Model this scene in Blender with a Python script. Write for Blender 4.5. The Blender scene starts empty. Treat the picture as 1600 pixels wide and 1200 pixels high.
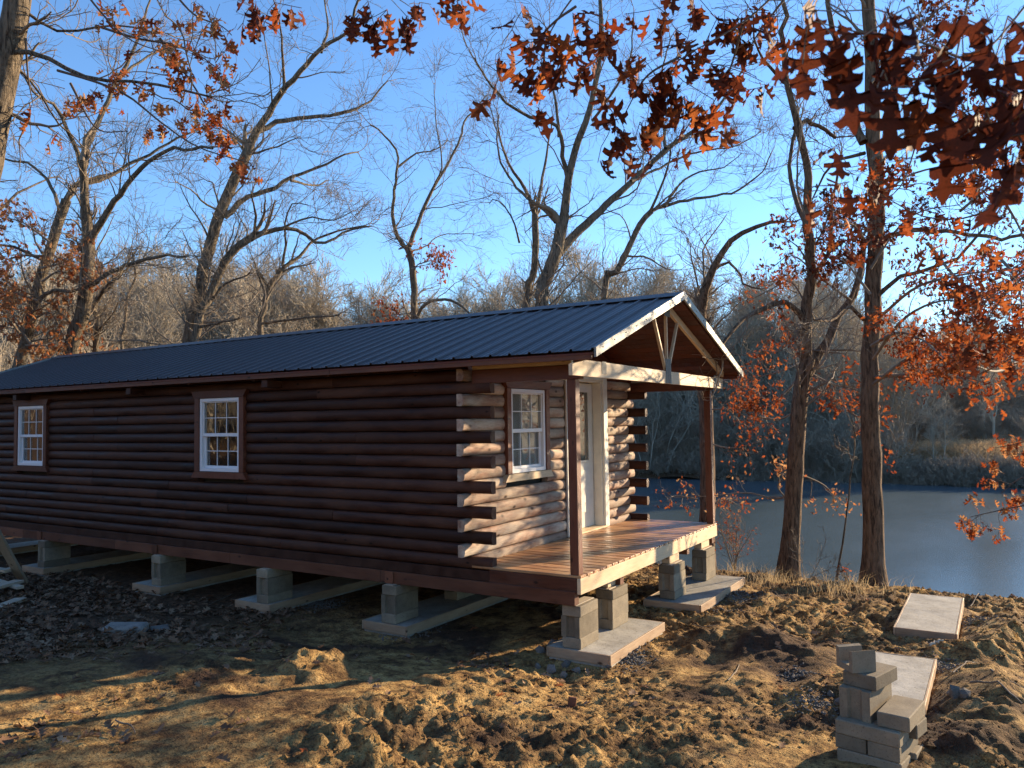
import bpy, bmesh, math, random
import numpy as np
from mathutils import Matrix, Vector
random.seed(7)
rng = np.random.default_rng(11)
SC = bpy.context.scene
COL = SC.collection
R = math.radians

# ------------------------------------------------------------------ camera
CP = dict(f=1225.985, yaw=1.0177, pitch=0.04678, roll=-0.01506, c=(-6.536, -3.328, 1.467))
def cam_axes():
    y, p, ro = CP['yaw'], CP['pitch'], CP['roll']
    fw = Vector((math.sin(y)*math.cos(p), math.cos(y)*math.cos(p), math.sin(p)))
    r = fw.cross(Vector((0, 0, 1))).normalized(); u = r.cross(fw)
    return fw, r*math.cos(ro)+u*math.sin(ro), -r*math.sin(ro)+u*math.cos(ro)
FW, RT, UP = cam_axes()
CAM = Vector(CP['c'])
cd = bpy.data.cameras.new('camera'); cam = bpy.data.objects.new('camera', cd); COL.objects.link(cam)
cd.sensor_width = 36; cd.lens = CP['f']/1600*36; cd.clip_end = 3000; cd.clip_start = .05
cd.dof.use_dof = True; cd.dof.focus_distance = 10; cd.dof.aperture_fstop = 7.5
M = Matrix((RT, UP, -FW)).transposed().to_4x4(); M.translation = CAM
cam.matrix_world = M
SC.camera = cam
def at(px, py, d):           # a point at distance d straight ahead, seen at picture position px,py
    v = CAM + (FW + RT*((px-800)/CP['f']) - UP*((py-600)/CP['f']))*d
    return np.array(v)
def on_z(px, py, z):
    d = FW + RT*((px-800)/CP['f']) - UP*((py-600)/CP['f'])
    return np.array(CAM + d*((z-CAM.z)/d.z))

# ------------------------------------------------------------------ light
SUN_EL = R(15.5); SUN_AZ = math.atan2(-.43, .90)      # direction towards the sun, measured from +X
S = Vector((math.cos(SUN_EL)*math.cos(SUN_AZ), math.cos(SUN_EL)*math.sin(SUN_AZ), math.sin(SUN_EL)))
sd = bpy.data.lights.new('sun', 'SUN'); sd.energy = 5.0; sd.angle = R(.53); sd.color = (1, .77, .50)
so = bpy.data.objects.new('sun', sd); COL.objects.link(so); so.location = (60, -30, 40)
so.rotation_euler = S.to_track_quat('Z', 'Y').to_euler()
w = bpy.data.worlds.new('World'); SC.world = w; w.use_nodes = True
nt = w.node_tree; bg = nt.nodes['Background']; sky = nt.nodes.new('ShaderNodeTexSky'); sky.sky_type = 'NISHITA'
sky.sun_disc = False; sky.sun_elevation = SUN_EL; sky.sun_rotation = math.pi/2-SUN_AZ; sky.air_density = 1.0; sky.dust_density = .0; sky.ozone_density = 5.0
nt.links.new(sky.outputs[0], bg.inputs[0]); bg.inputs[1].default_value = .122
SC.view_settings.view_transform = 'Standard'; SC.view_settings.look = 'None'; SC.view_settings.exposure = 1.38; SC.view_settings.gamma = 1
SC.view_settings.use_curve_mapping = False
try:
    SC.cycles.max_bounces = 7; SC.cycles.transparent_max_bounces = 12; SC.cycles.use_denoising = True
    SC.cycles.caustics_reflective = False; SC.cycles.caustics_refractive = False
except Exception: pass

# ------------------------------------------------------------------ tagging and mesh helpers
def tag(o, label=None, cat=None, group=None, kind=None):
    if label: o['label'] = label
    if cat: o['category'] = cat
    if group: o['group'] = group
    if kind: o['kind'] = kind
    return o
def empty(name, loc, rz=0, **k):
    o = bpy.data.objects.new(name, None); o.empty_display_size = .2; COL.objects.link(o)
    o.location = [float(a) for a in loc]; o.rotation_euler = (0, 0, rz)
    o['_m'] = 0; del o['_m']
    return tag(o, **k)
def link(name, me, mat=None, parent=None, loc=None, rot=None, inv=None):
    if mat is not None and len(me.materials) == 0: me.materials.append(mat)
    o = bpy.data.objects.new(name, me); COL.objects.link(o)
    if loc is not None: o.location = [float(a) for a in loc]
    if rot is not None: o.rotation_euler = rot
    if parent is not None: o.parent = parent
    if inv is not None: o.matrix_parent_inverse = inv
    return o
def np_mesh(name, V, F, smooth=True):
    """V (n,3), F (m,k) with one k"""
    V = np.ascontiguousarray(V, dtype=np.float32); F = np.ascontiguousarray(F, dtype=np.int32)
    me = bpy.data.meshes.new(name); k = F.shape[1]
    me.vertices.add(len(V)); me.vertices.foreach_set('co', V.ravel())
    me.loops.add(F.size); me.loops.foreach_set('vertex_index', F.ravel())
    me.polygons.add(len(F)); me.polygons.foreach_set('loop_start', np.arange(len(F), dtype=np.int32)*k)
    me.polygons.foreach_set('use_smooth', np.full(len(F), smooth))
    me.update(calc_edges=True)
    return me
class MB:
    def __init__(s): s.v = []; s.f = []
    def add(s, v, f):
        n = len(s.v); s.v += [tuple(map(float, p)) for p in v]; s.f += [tuple(i+n for i in q) for q in f]
    def box(s, x0, x1, y0, y1, z0, z1, c=.003):
        s.add(*cbox(x0, x1, y0, y1, z0, z1, c)); return s
    def prism(s, pts, axis, a, b):
        """pts 2D polygon on the plane across axis, extruded from a to b"""
        n = len(pts)
        def mk(p, t):
            return {0: (t, p[0], p[1]), 1: (p[0], t, p[1]), 2: (p[0], p[1], t)}[axis]
        v = [mk(p, a) for p in pts]+[mk(p, b) for p in pts]
        f = [tuple(range(n)), tuple(range(2*n-1, n-1, -1))]+[(i, i+n, (i+1) % n+n, (i+1) % n) for i in range(n)]
        s.add(v, f); return s
    def mesh(s, name, smooth=False):
        me = bpy.data.meshes.new(name); me.from_pydata(s.v, [], s.f)
        bm = bmesh.new(); bm.from_mesh(me); bmesh.ops.recalc_face_normals(bm, faces=bm.faces); bm.to_mesh(me); bm.free()
        if smooth: me.polygons.foreach_set('use_smooth', [True]*len(me.polygons))
        return me
    def build(s, name, mat, parent=None, smooth=False, **k): return link(name, s.mesh(name, smooth), mat, parent, **k)
def cbox(x0, x1, y0, y1, z0, z1, c=.003):
    c = min(c, (x1-x0)*.3, (y1-y0)*.3, (z1-z0)*.3)
    v = []; idx = {}
    lo = (x0, y0, z0); hi = (x1, y1, z1)
    for sx in (0, 1):
        for sy in (0, 1):
            for sz in (0, 1):
                s = (sx, sy, sz)
                for ax in range(3):
                    p = []
                    for a in range(3):
                        e = hi[a] if s[a] else lo[a]
                        if a != ax: e += -c if s[a] else c
                        p.append(e)
                    idx[(s, ax)] = len(v); v.append(p)
    f = []
    for ax in range(3):
        o = [a for a in range(3) if a != ax]
        for sd_ in (0, 1):
            q = []
            for (i, j) in ((0, 0), (1, 0), (1, 1), (0, 1)):
                s = [0, 0, 0]; s[ax] = sd_; s[o[0]] = i; s[o[1]] = j; q.append(idx[(tuple(s), ax)])
            f.append(tuple(q))
        for i in (0, 1):
            for j in (0, 1):
                a = [0, 0, 0]; b = [0, 0, 0]
                a[o[0]] = b[o[0]] = i; a[o[1]] = b[o[1]] = j; b[ax] = 1
                a, b = tuple(a), tuple(b)
                f.append((idx[(a, o[0])], idx[(b, o[0])], idx[(b, o[1])], idx[(a, o[1])]))
    for sx in (0, 1):
        for sy in (0, 1):
            for sz in (0, 1):
                s = (sx, sy, sz); f.append((idx[(s, 0)], idx[(s, 1)], idx[(s, 2)]))
    return v, f
_bc = {}
def board_mesh(L, wd, th, c=.003, name='board', mat=None):
    """a board with its length along local X, centred across; shared between boards of one size"""
    k = (round(L, 3), round(wd, 3), round(th, 3), name, mat.name if mat else '')
    if k not in _bc:
        _bc[k] = MB().box(0, L, -wd/2, wd/2, -th/2, th/2, c).mesh(name)
    return _bc[k]
def beam(name, A, B, wd, th, mat, parent=None, up=(0, 0, 1), c=.003, world=None):
    """board from A to B, th measured along up, wd across"""
    A = Vector(A); B = Vector(B); x = (B-A); L = x.length; x.normalize()
    y = Vector(up).cross(x).normalized(); z = x.cross(y)
    o = link(name, board_mesh(L, wd, th, c, name, mat), mat, parent)
    m = Matrix((x, y, z)).transposed().to_4x4(); m.translation = A
    if world is not None: m = world.inverted() @ m
    o.matrix_local = m
    return o

# ------------------------------------------------------------------ noise in numpy
def _h(ix, iy, seed):
    n = (ix.astype(np.int64)*374761393 + iy.astype(np.int64)*668265263 + seed*1442695041) & 0xffffffff
    n = ((n ^ (n >> 13))*1274126177) & 0xffffffff
    n = (n ^ (n >> 16)) & 0xffffffff
    n = (n*2246822519) & 0xffffffff
    n = n ^ (n >> 15)
    return (n & 0xffff)/65535.0
def vn(x, y, seed=0):
    x = np.asarray(x, float); y = np.asarray(y, float)
    ix = np.floor(x); iy = np.floor(y); fx = x-ix; fy = y-iy
    u = fx*fx*fx*(fx*(fx*6-15)+10); v = fy*fy*fy*(fy*(fy*6-15)+10)
    a = _h(ix, iy, seed); b = _h(ix+1, iy, seed); c = _h(ix, iy+1, seed); d = _h(ix+1, iy+1, seed)
    return (a*(1-u)+b*u)*(1-v)+(c*(1-u)+d*u)*v-.5
def fbm(x, y, s, o=4, seed=0, g=.5):
    r = 0; a = 1; t = 0
    for i in range(o):
        r = r+a*vn(x/s+i*17.3, y/s-i*9.1, seed+i); s = s*.49; t += a; a *= g
    return r
def sst(a, b, x):
    t = np.clip((x-a)/(b-a), 0, 1); return t*t*(3-2*t)

# ------------------------------------------------------------------ terrain
WATER = -3.2
def edge(y):
    y = np.asarray(y, float)
    return 5.35+.35*np.sin(y*.35+.8)+.13*np.clip(y-3, 0, 40)+.22*np.clip(-4-y, 0, 30)+.3*vn(y*.9, y*0+3, 5)
MOUNDS = [(490, 1045, .30, .17), (330, 1050, .35, .09), (830, 1050, .2, .05), (720, 1080, .5, .07), (1130, 985, .35, .08), (960, 985, .3, .08),
          (1180, 990, .3, .07), (1240, 1010, .3, .08), (1340, 985, .3, .08), (1520, 1010, .45, .16), (1570, 985, .4, .14), (1500, 1060, .4, .14), (1560, 1100, .5, .15), (1540, 1160, .4, .1),
          (1080, 925, .4, .05), (1000, 1010, .25, .06), (880, 1160, .4, .05), (560, 1130, .5, .06), (1150, 1060, .3, .06)]
_mw = [(*on_z(a, b, -.7+(.15 if a < 600 else 0))[:2], r, h) for a, b, r, h in MOUNDS]
SLABS = []          # x0,x1,y0,y1,top  filled now, used by the terrain and the builders
SLABS += [(-.02, 1.33, -.30, .36), (2.20, 4.02, -.40, .30), (-.15, 1.26, -2.80, -2.30), (2.22, 3.98, -2.92, -2.36)]
for yc in (2.27, 4.33, 6.42, 9.28): SLABS.append((-.12, 4.1, yc-.31, yc+.31))
SLABS.append((-.12, 4.1, 11.6, 12.2))
SLABTOP = -.65
def height(x, y, fine=True):
    x = np.asarray(x, float); y = np.asarray(y, float)
    rise = .05+.115*sst(-1.8, 1.2, y)
    near = -.77+.50*(1-np.exp(-np.clip(-.45-x, 0, 30)*rise/.50))+.012*np.clip(-y-4, 0, 20)
    near = near+.05*np.clip(y-14, 0, 60)*sst(14, 30, y)
    near = near-.06*np.clip(x-3.2, 0, 3)
    near = near+.05*fbm(x, y, 2.2, 2, 3)
    e = edge(y)
    d = x-e
    bank = near+(-4.6-near)*sst(-.2, 7.5, d)
    # far side of the pond
    fx = 52.5+2.2*vn(y/9., y*0, 21)+1.2*vn(y/3., y*0, 22)+.02*np.clip(-y, 0, 200)
    fy = 44+3*vn(x/9., x*0, 23)
    df = np.maximum(x-fx, y-fy)
    df = np.where(d > 0, df, -9)
    far = -4.6+1.7*sst(-1, 1.2, df)+1.2*sst(.8, 5, df)+.105*np.clip(df-4, 0, 95)+.8*fbm(x, y, 14, 2, 8)*sst(4, 20, df)
    h = np.where(df > -1, np.maximum(far, -4.6), bank)
    left = (x < e) | (d < 0)
    hill = 6.5*sst(30, 95, y)
    h = np.where(left, bank+hill*(x < e), h)
    if not fine: return h
    yard = sst(-9, -6, x)*(1-sst(5.6, 7.5, x))*sst(-9, -6, y)*(1-sst(14, 18, y))
    # churn: how cloddy the soil is
    churn = np.clip(.30+1.7*fbm(x, y, 1.3, 2, 31), 0, 1)
    churn = np.maximum(churn, sst(1.2, 2.2, x)*.95)
    churn = churn*(1-.75*sst(.5, 2.5, y)*(1-sst(4.5, 5.5, x)))
    n1 = fbm(x, y, .7, 5, 40, .60)*.060
    cl = np.maximum(fbm(x, y, .13, 3, 50, .9)-.08, 0)*.050
    cl2 = np.maximum(fbm(x+5, y, .075, 2, 60, .8)-.03, 0)*.055
    pits = -np.maximum(fbm(x, y, .30, 3, 70)-.15, 0)*.12
    m = n1*(.5+.6*churn)+(cl+cl2)*(.12+churn)+pits*churn+fbm(x, y, .05, 1, 80)*.012
    # tyre ruts running past the porch towards the water
    for yr, a in ((-1.05, .05), (-1.75, .04), (-3.55, .05)):
        yy = y-yr-.12*np.sin(x*.9)-.05*vn(x*2, x*0, 9)
        rut = -a*np.exp(-(yy/.13)**2)+a*.7*np.exp(-((np.abs(yy)-.24)/.09)**2)
        m = m+rut*sst(-.8, .8, x)*(.6+.8*vn(x*4, y*4, 12))
    for mx, my, r_, hh in _mw:
        q = ((x-mx)**2+(y-my)**2)/r_**2
        m = m+hh*np.exp(-q)*(1+.9*fbm(x, y, .16, 2, 90))
    h2 = h+m*yard
    for x0, x1, y0, y1 in SLABS:
        dx = np.maximum(np.maximum(x0-x, x-x1), 0); dy = np.maximum(np.maximum(y0-y, y-y1), 0)
        q = np.sqrt(dx*dx+dy*dy)
        cap = SLABTOP-.075+.02*vn(x*7, y*7, 91)+q*.35
        low = SLABTOP-.115-q*.4
        h2 = np.where(q < .5, np.clip(h2, low, cap), h2)
        h2 = np.where((dx == 0) & (dy == 0), SLABTOP-.12, h2)
    return h2
def on_ground(px, py):
    z = -.7
    for _ in range(12):
        p = on_z(px, py, z); z = .5*z+.5*float(height(np.array([p[0]]), np.array([p[1]]), False)[0])
    return on_z(px, py, z)
def hz(x, y): return float(height(np.array([x]), np.array([y]))[0])
def axis(segs):
    out = []
    for a, b, s in segs:
        out.append(np.arange(a, b-1e-6, s))
    out.append([segs[-1][1]])
    return np.concatenate(out)
def geo(a, b, s, g):
    out = [a]
    while out[-1] < b: out.append(out[-1]+s); s *= g
    return np.array(out)

# ------------------------------------------------------------------ materials
def mat(name, rough=.7, spec=.5, metal=0.0):
    m = bpy.data.materials.new(name); m.use_nodes = True; n = m.node_tree
    b = n.nodes['Principled BSDF']; b.inputs['Roughness'].default_value = rough; b.inputs['Metallic'].default_value = metal
    b.inputs['Specular IOR Level'].default_value = spec
    return m, n, b
def N(n, t, **k):
    x = n.nodes.new(t)
    for a, b in k.items():
        if hasattr(x, a): setattr(x, a, b)
        else: x.inputs[a.replace('_', ' ')].default_value = b
    return x
def ramp(n, src, stops, interp='LINEAR'):
    r = n.nodes.new('ShaderNodeValToRGB'); r.color_ramp.interpolation = interp
    els = r.color_ramp.elements
    while len(els) < len(stops): els.new(.5)
    for e, (p, c) in zip(els, stops):
        e.position = p; e.color = (*c, 1) if len(c) == 3 else c
    n.links.new(src, r.inputs[0]); return r
def coords(n, scale=(1, 1, 1), rnd=True, kind='Object'):
    tc = n.nodes.new('ShaderNodeTexCoord'); mp = n.nodes.new('ShaderNodeMapping'); mp.inputs['Scale'].default_value = scale
    n.links.new(tc.outputs[kind], mp.inputs[0])
    if rnd:
        oi = n.nodes.new('ShaderNodeObjectInfo'); mu = N(n, 'ShaderNodeMath', operation='MULTIPLY'); mu.inputs[1].default_value = 37.0
        n.links.new(oi.outputs['Random'], mu.inputs[0])
        cb = n.nodes.new('ShaderNodeCombineXYZ'); n.links.new(mu.outputs[0], cb.inputs[0]); n.links.new(mu.outputs[0], cb.inputs[2])
        n.links.new(cb.outputs[0], mp.inputs['Location'])
    return mp.outputs[0]
def noise(n, vec, sc, det=5, rough=.6, dist=0):
    x = n.nodes.new('ShaderNodeTexNoise'); x.inputs['Scale'].default_value = sc; x.inputs['Detail'].default_value = det
    x.inputs['Roughness'].default_value = rough; x.inputs['Distortion'].default_value = dist
    n.links.new(vec, x.inputs['Vector']); return x.outputs['Fac']
def mixc(n, fac, a, b, blend='MIX'):
    x = n.nodes.new('ShaderNodeMix'); x.data_type = 'RGBA'; x.blend_type = blend
    for i, s in ((0, fac), (6, a), (7, b)):
        if hasattr(s, 'is_linked'): n.links.new(s, x.inputs[i])
        elif i == 0: x.inputs[0].default_value = s
        else: x.inputs[i].default_value = (*s, 1)
    return x.outputs[2]
def bump(n, b, src, st=.3, dist=.01, prev=None):
    x = n.nodes.new('ShaderNodeBump'); x.inputs['Strength'].default_value = st; x.inputs['Distance'].default_value = dist
    n.links.new(src, x.inputs['Height'])
    if prev is not None: n.links.new(prev, x.inputs['Normal'])
    n.links.new(x.outputs[0], b.inputs['Normal']); return x.outputs[0]
def wood(name, dark, mid, pale, rough=.6, knots=True, wear=.5, gs=14, spec=.35, vary=.35, kn=.13, scuff=False, bs=.35):
    """grain along local X"""
    m, n, b = mat(name, rough, spec)
    v = coords(n, (1, 1, 1))
    vg = coords(n, (1.2, gs, gs))
    g = noise(n, vg, 3.0, 6, .65, .4)
    big = noise(n, coords(n, (.9, 3, 3)), 2.2, 4, .6)
    c = ramp(n, g, [(.3, dark), (.5, mid), (.72, mid)]).outputs[0]
    wf = ramp(n, big, [(.5-wear*.35, (0, 0, 0)), (.85-wear*.45, (1, 1, 1))]).outputs[0]
    g2 = ramp(n, noise(n, vg, 7, 4, .7), [(.25, tuple(a*.72 for a in pale)), (.6, pale)]).outputs[0]
    c = mixc(n, wf, c, g2)
    if knots:
        vo = n.nodes.new('ShaderNodeTexVoronoi'); vo.inputs['Scale'].default_value = 3.6; vo.inputs['Randomness'].default_value = 1
        n.links.new(coords(n, (1, 1.9, 1.9)), vo.inputs['Vector'])
        k = ramp(n, vo.outputs['Distance'], [(.05, (1, 1, 1)), (kn, (0, 0, 0))]).outputs[0]
        c = mixc(n, k, c, tuple(a*.45 for a in dark))
    if scuff:
        sf = ramp(n, noise(n, coords(n, (1.5, 5, 5)), 5, 6, .75), [(.69, (0, 0, 0)), (.73, (1, 1, 1))]).outputs[0]; c = mixc(n, sf, c, (.26, .20, .16))
    oi = n.nodes.new('ShaderNodeObjectInfo')
    hv = n.nodes.new('ShaderNodeHueSaturation'); mr = n.nodes.new('ShaderNodeMapRange')
    mr.inputs[3].default_value = 1-vary; mr.inputs[4].default_value = 1+vary
    n.links.new(oi.outputs['Random'], mr.inputs[0]); n.links.new(mr.outputs[0], hv.inputs['Value']); n.links.new(c, hv.inputs['Color'])
    n.links.new(hv.outputs[0], b.inputs['Base Color'])
    rr = ramp(n, big, [(.3, (rough-.15,)*3), (.7, (min(rough+.2, 1),)*3)]); n.links.new(rr.outputs[0], b.inputs['Roughness'])
    bump(n, b, g, bs, .004 if bs < .5 else .008)
    return m
MAT = {}
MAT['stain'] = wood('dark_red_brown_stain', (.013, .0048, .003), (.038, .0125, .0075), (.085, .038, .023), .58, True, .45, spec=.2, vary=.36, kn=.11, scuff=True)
MAT['post'] = wood('red_brown_post_stain', (.05, .014, .007), (.12, .034, .017), (.17, .065, .035), .5, True, .3)
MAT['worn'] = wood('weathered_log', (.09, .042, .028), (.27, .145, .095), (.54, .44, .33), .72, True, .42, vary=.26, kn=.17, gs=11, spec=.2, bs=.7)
MAT['deckwood'] = wood('worn_deck_board', (.09, .030, .012), (.27, .095, .038), (.47, .26, .12), .38, True, .6, spec=.5, vary=.32)
MAT['pine'] = wood('pale_pine', (.42, .27, .14), (.60, .43, .25), (.68, .53, .34), .55, True, .5, vary=.06)
MAT['form'] = wood('muddy_form_board', (.14, .08, .045), (.30, .19, .11), (.45, .32, .20), .7, True, .5, vary=.1)
MAT['graypine'] = wood('weathered_pale_lumber', (.28, .22, .15), (.42, .34, .24), (.5, .42, .31), .7, True, .5, vary=.12)
MAT['runner'] = wood('treated_runner', (.055, .017, .009), (.12, .040, .019), (.19, .075, .038), .6, True, .35)
MAT['soffit'] = wood('dark_soffit_board', (.03, .008, .005), (.085, .020, .011), (.12, .034, .018), .55, False, .3)
def simple(name, col, rough=.5, metal=0, spec=.5, nz=None):
    m, n, b = mat(name, rough, spec, metal)
    if nz:
        f = noise(n, coords(n, (1, 1, 1)), nz[0], 6, .65)
        c = ramp(n, f, [(.3, tuple(a*nz[1] for a in col)), (.7, col)]); n.links.new(c.outputs[0], b.inputs['Base Color'])
        bump(n, b, f, .15, .004)
    else: b.inputs['Base Color'].default_value = (*col, 1)
    return m
MAT['white'] = simple('white_vinyl', (.78, .78, .78), .35)
MAT['cream'] = simple('cream_door_trim', (.72, .68, .58), .45, nz=(9, .85))
MAT['roof'] = simple('dark_metal_roof', (.060, .046, .044), .42, 0.0, .42, nz=(3, .8))
MAT['trim'] = simple('scuffed_metal_trim', (.30, .30, .275), .45, .35, .5, nz=(14, .5))
MAT['plate'] = simple('galvanised_plate', (.13, .14, .125), .6, .0, nz=(60, .35))
MAT['dark'] = simple('dark_interior', (.03, .025, .02), .9)
MAT['blind'] = simple('pale_blind', (.42, .42, .38), .8)
MAT['knob'] = simple('brass_knob', (.5, .36, .14), .3, .9)
def glass():
    m = bpy.data.materials.new('window_glass'); m.use_nodes = True; n = m.node_tree; n.nodes.clear()
    o = n.nodes.new('ShaderNodeOutputMaterial'); tr = n.nodes.new('ShaderNodeBsdfTransparent'); gl = n.nodes.new('ShaderNodeBsdfGlossy')
    tr.inputs[0].default_value = (.92, .94, .94, 1); gl.inputs['Roughness'].default_value = .015
    lw = n.nodes.new('ShaderNodeLayerWeight'); lw.inputs[0].default_value = .5; pw = N(n, 'ShaderNodeMath', operation='POWER'); pw.inputs[1].default_value = 3.0; n.links.new(lw.outputs['Facing'], pw.inputs[0])
    fr = N(n, 'ShaderNodeMath', operation='MULTIPLY_ADD'); n.links.new(pw.outputs[0], fr.inputs[0]); fr.inputs[1].default_value = .7; fr.inputs[2].default_value = .12
    mx = n.nodes.new('ShaderNodeMixShader')
    nz = noise(n, coords(n, (1, 1, 1)), 2.5, 2, .5); bp = n.nodes.new('ShaderNodeBump'); bp.inputs['Strength'].default_value = .12; bp.inputs['Distance'].default_value = .02
    n.links.new(nz, bp.inputs['Height']); n.links.new(bp.outputs[0], gl.inputs['Normal'])
    n.links.new(fr.outputs[0], mx.inputs[0]); n.links.new(tr.outputs[0], mx.inputs[1]); n.links.new(gl.outputs[0], mx.inputs[2]); n.links.new(mx.outputs[0], o.inputs[0])
    return m
MAT['glass'] = glass()
def concrete(name, a, b_, sc=6, fine=70, bs=.35):
    m, n, b = mat(name, .9, .25)
    v = coords(n, (1, 1, 1)); f = noise(n, v, sc, 6, .7); g = noise(n, v, fine, 3, .7)
    c = ramp(n, f, [(.3, a), (.65, b_)]).outputs[0]
    c = mixc(n, ramp(n, g, [(.30, (1, 1, 1)), (.42, (0, 0, 0))]).outputs[0], c, tuple(x*.7 for x in a))
    oi = n.nodes.new('ShaderNodeObjectInfo'); hv = n.nodes.new('ShaderNodeHueSaturation'); mr = n.nodes.new('ShaderNodeMapRange')
    mr.inputs[3].default_value = .60; mr.inputs[4].default_value = 1.15; n.links.new(oi.outputs['Random'], mr.inputs[0]); n.links.new(mr.outputs[0], hv.inputs['Value'])
    n.links.new(c, hv.inputs['Color']); n.links.new(hv.outputs[0], b.inputs['Base Color'])
    p = bump(n, b, g, bs, .004); bump(n, b, f, .3, .006, p); return m
MAT['block'] = concrete('concrete_block', (.17, .14, .10), (.33, .275, .19), 3, 90, .3)
MAT['slab'] = concrete('fresh_concrete', (.26, .24, .20), (.44, .42, .36), 4, 40, .6)
MAT['rock'] = concrete('broken_grey_rock', (.12, .105, .085), (.25, .225, .19), 8, 50, .4)
MAT['gravel'] = concrete('dusty_gravel', (.14, .125, .105), (.27, .245, .21), 8, 50, .4)
def soil():
    m, n, b = mat('soil', .95, .15)
    v = coords(n, (1, 1, 1), False)
    g = n.nodes.new('ShaderNodeNewGeometry'); sp = n.nodes.new('ShaderNodeSeparateXYZ'); n.links.new(g.outputs['Position'], sp.inputs[0])
    big = noise(n, v, .75, 4, .6, .3); mid = noise(n, v, 5.5, 6, .72, .2); fin = noise(n, v, 38, 6, .78)
    c = ramp(n, mid, [(.36, (.085, .045, .020)), (.46, (.25, .145, .055)), (.56, (.46, .285, .105)), (.74, (.56, .40, .18))]).outputs[0]
    dk = ramp(n, mid, [(.3, (.034, .019, .011)), (.6, (.105, .060, .034)), (.75, (.17, .105, .062))]).outputs[0]
    c = mixc(n, ramp(n, big, [(.36, (1, 1, 1)), (.50, (0, 0, 0))]).outputs[0], c, dk)
    c = mixc(n, ramp(n, fin, [(.36, (1, 1, 1)), (.48, (0, 0, 0))]).outputs[0], c, (.045, .03, .018))
    # leaf-litter brown behind the yard and on the banks
    lit = ramp(n, noise(n, v, 9, 6, .8), [(.3, (.035, .020, .012)), (.55, (.12, .07, .038)), (.75, (.24, .155, .09))]).outputs[0]
    def mr(src, a, bb):
        x = n.nodes.new('ShaderNodeMapRange'); x.inputs[1].default_value = a; x.inputs[2].default_value = bb; n.links.new(src, x.inputs[0]); return x.outputs[0]
    fy = mr(sp.outputs[1], 2.2, 4.5); fx = mr(sp.outputs[0], 5.2, 6.5)
    mx = N(n, 'ShaderNodeMath', operation='MAXIMUM'); n.links.new(fy, mx.inputs[0]); n.links.new(fx, mx.inputs[1])
    c = mixc(n, mx.outputs[0], c, lit)
    # dry grass on the far bank and its field
    gr = ramp(n, noise(n, v, 1.3, 6, .75), [(.3, (.14, .085, .04)), (.5, (.34, .23, .115)), (.75, (.48, .35, .19))]).outputs[0]
    ff = mr(sp.outputs[0], 53, 56)
    c = mixc(n, ff, c, gr)
    n.links.new(c, b.inputs['Base Color'])
    vo = n.nodes.new('ShaderNodeTexVoronoi'); vo.inputs['Scale'].default_value = 42; vo.feature = 'F1'; vo.inputs['Randomness'].default_value = 1
    wv_ = n.nodes.new('ShaderNodeVectorMath'); wv_.operation = 'ADD'; nv = n.nodes.new('ShaderNodeTexNoise'); nv.inputs['Scale'].default_value = 14; nv.inputs['Detail'].default_value = 4
    sc_ = n.nodes.new('ShaderNodeVectorMath'); sc_.operation = 'SCALE'; sc_.inputs['Scale'].default_value = .09
    n.links.new(v, nv.inputs['Vector']); n.links.new(nv.outputs['Color'], sc_.inputs[0]); n.links.new(sc_.outputs[0], wv_.inputs[0]); n.links.new(v, wv_.inputs[1]); n.links.new(wv_.outputs[0], vo.inputs['Vector'])
    inv_ = ramp(n, vo.outputs['Distance'], [(.0, (1, 1, 1)), (.55, (0, 0, 0))]).outputs[0]
    p = bump(n, b, mid, .9, .05); p = bump(n, b, inv_, .7, .018, p); p = bump(n, b, fin, .9, .014, p)
    return m
MAT['soil'] = soil()
def bark(name, a, c_, pale):
    m, n, b = mat(name, .92, .2)
    v = coords(n, (1, 1, .16), True); v2 = coords(n, (1, 1, 1), True)
    f = noise(n, v, 26, 5, .75, .6); g = noise(n, v2, 1.7, 4, .6); h = noise(n, v2, 40, 3, .6)
    c = ramp(n, f, [(.38, a), (.56, c_)]).outputs[0]
    c = mixc(n, ramp(n, g, [(.45, (0, 0, 0)), (.80, (.6, .6, .6))]).outputs[0], c, pale)
    n.links.new(c, b.inputs['Base Color']); p = bump(n, b, f, 1.0, .07); bump(n, b, h, .3, .006, p); return m
MAT['bark'] = bark('oak_bark', (.04, .03, .021), (.23, .18, .125), (.33, .28, .21))
MAT['bark_red'] = bark('brown_bark', (.035, .022, .014), (.24, .155, .095), (.28, .20, .13))
MAT['twig'] = simple('pale_twig', (.27, .21, .15), .9, nz=(3, .4))
MAT['twig_dark'] = simple('dark_twig', (.10, .07, .05), .9)
MAT['far'] = simple('distant_bark', (.50, .42, .31), .95, nz=(.4, .5))
MAT['brush'] = simple('brush_twigs', (.44, .35, .25), .95, nz=(.5, .5))
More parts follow.
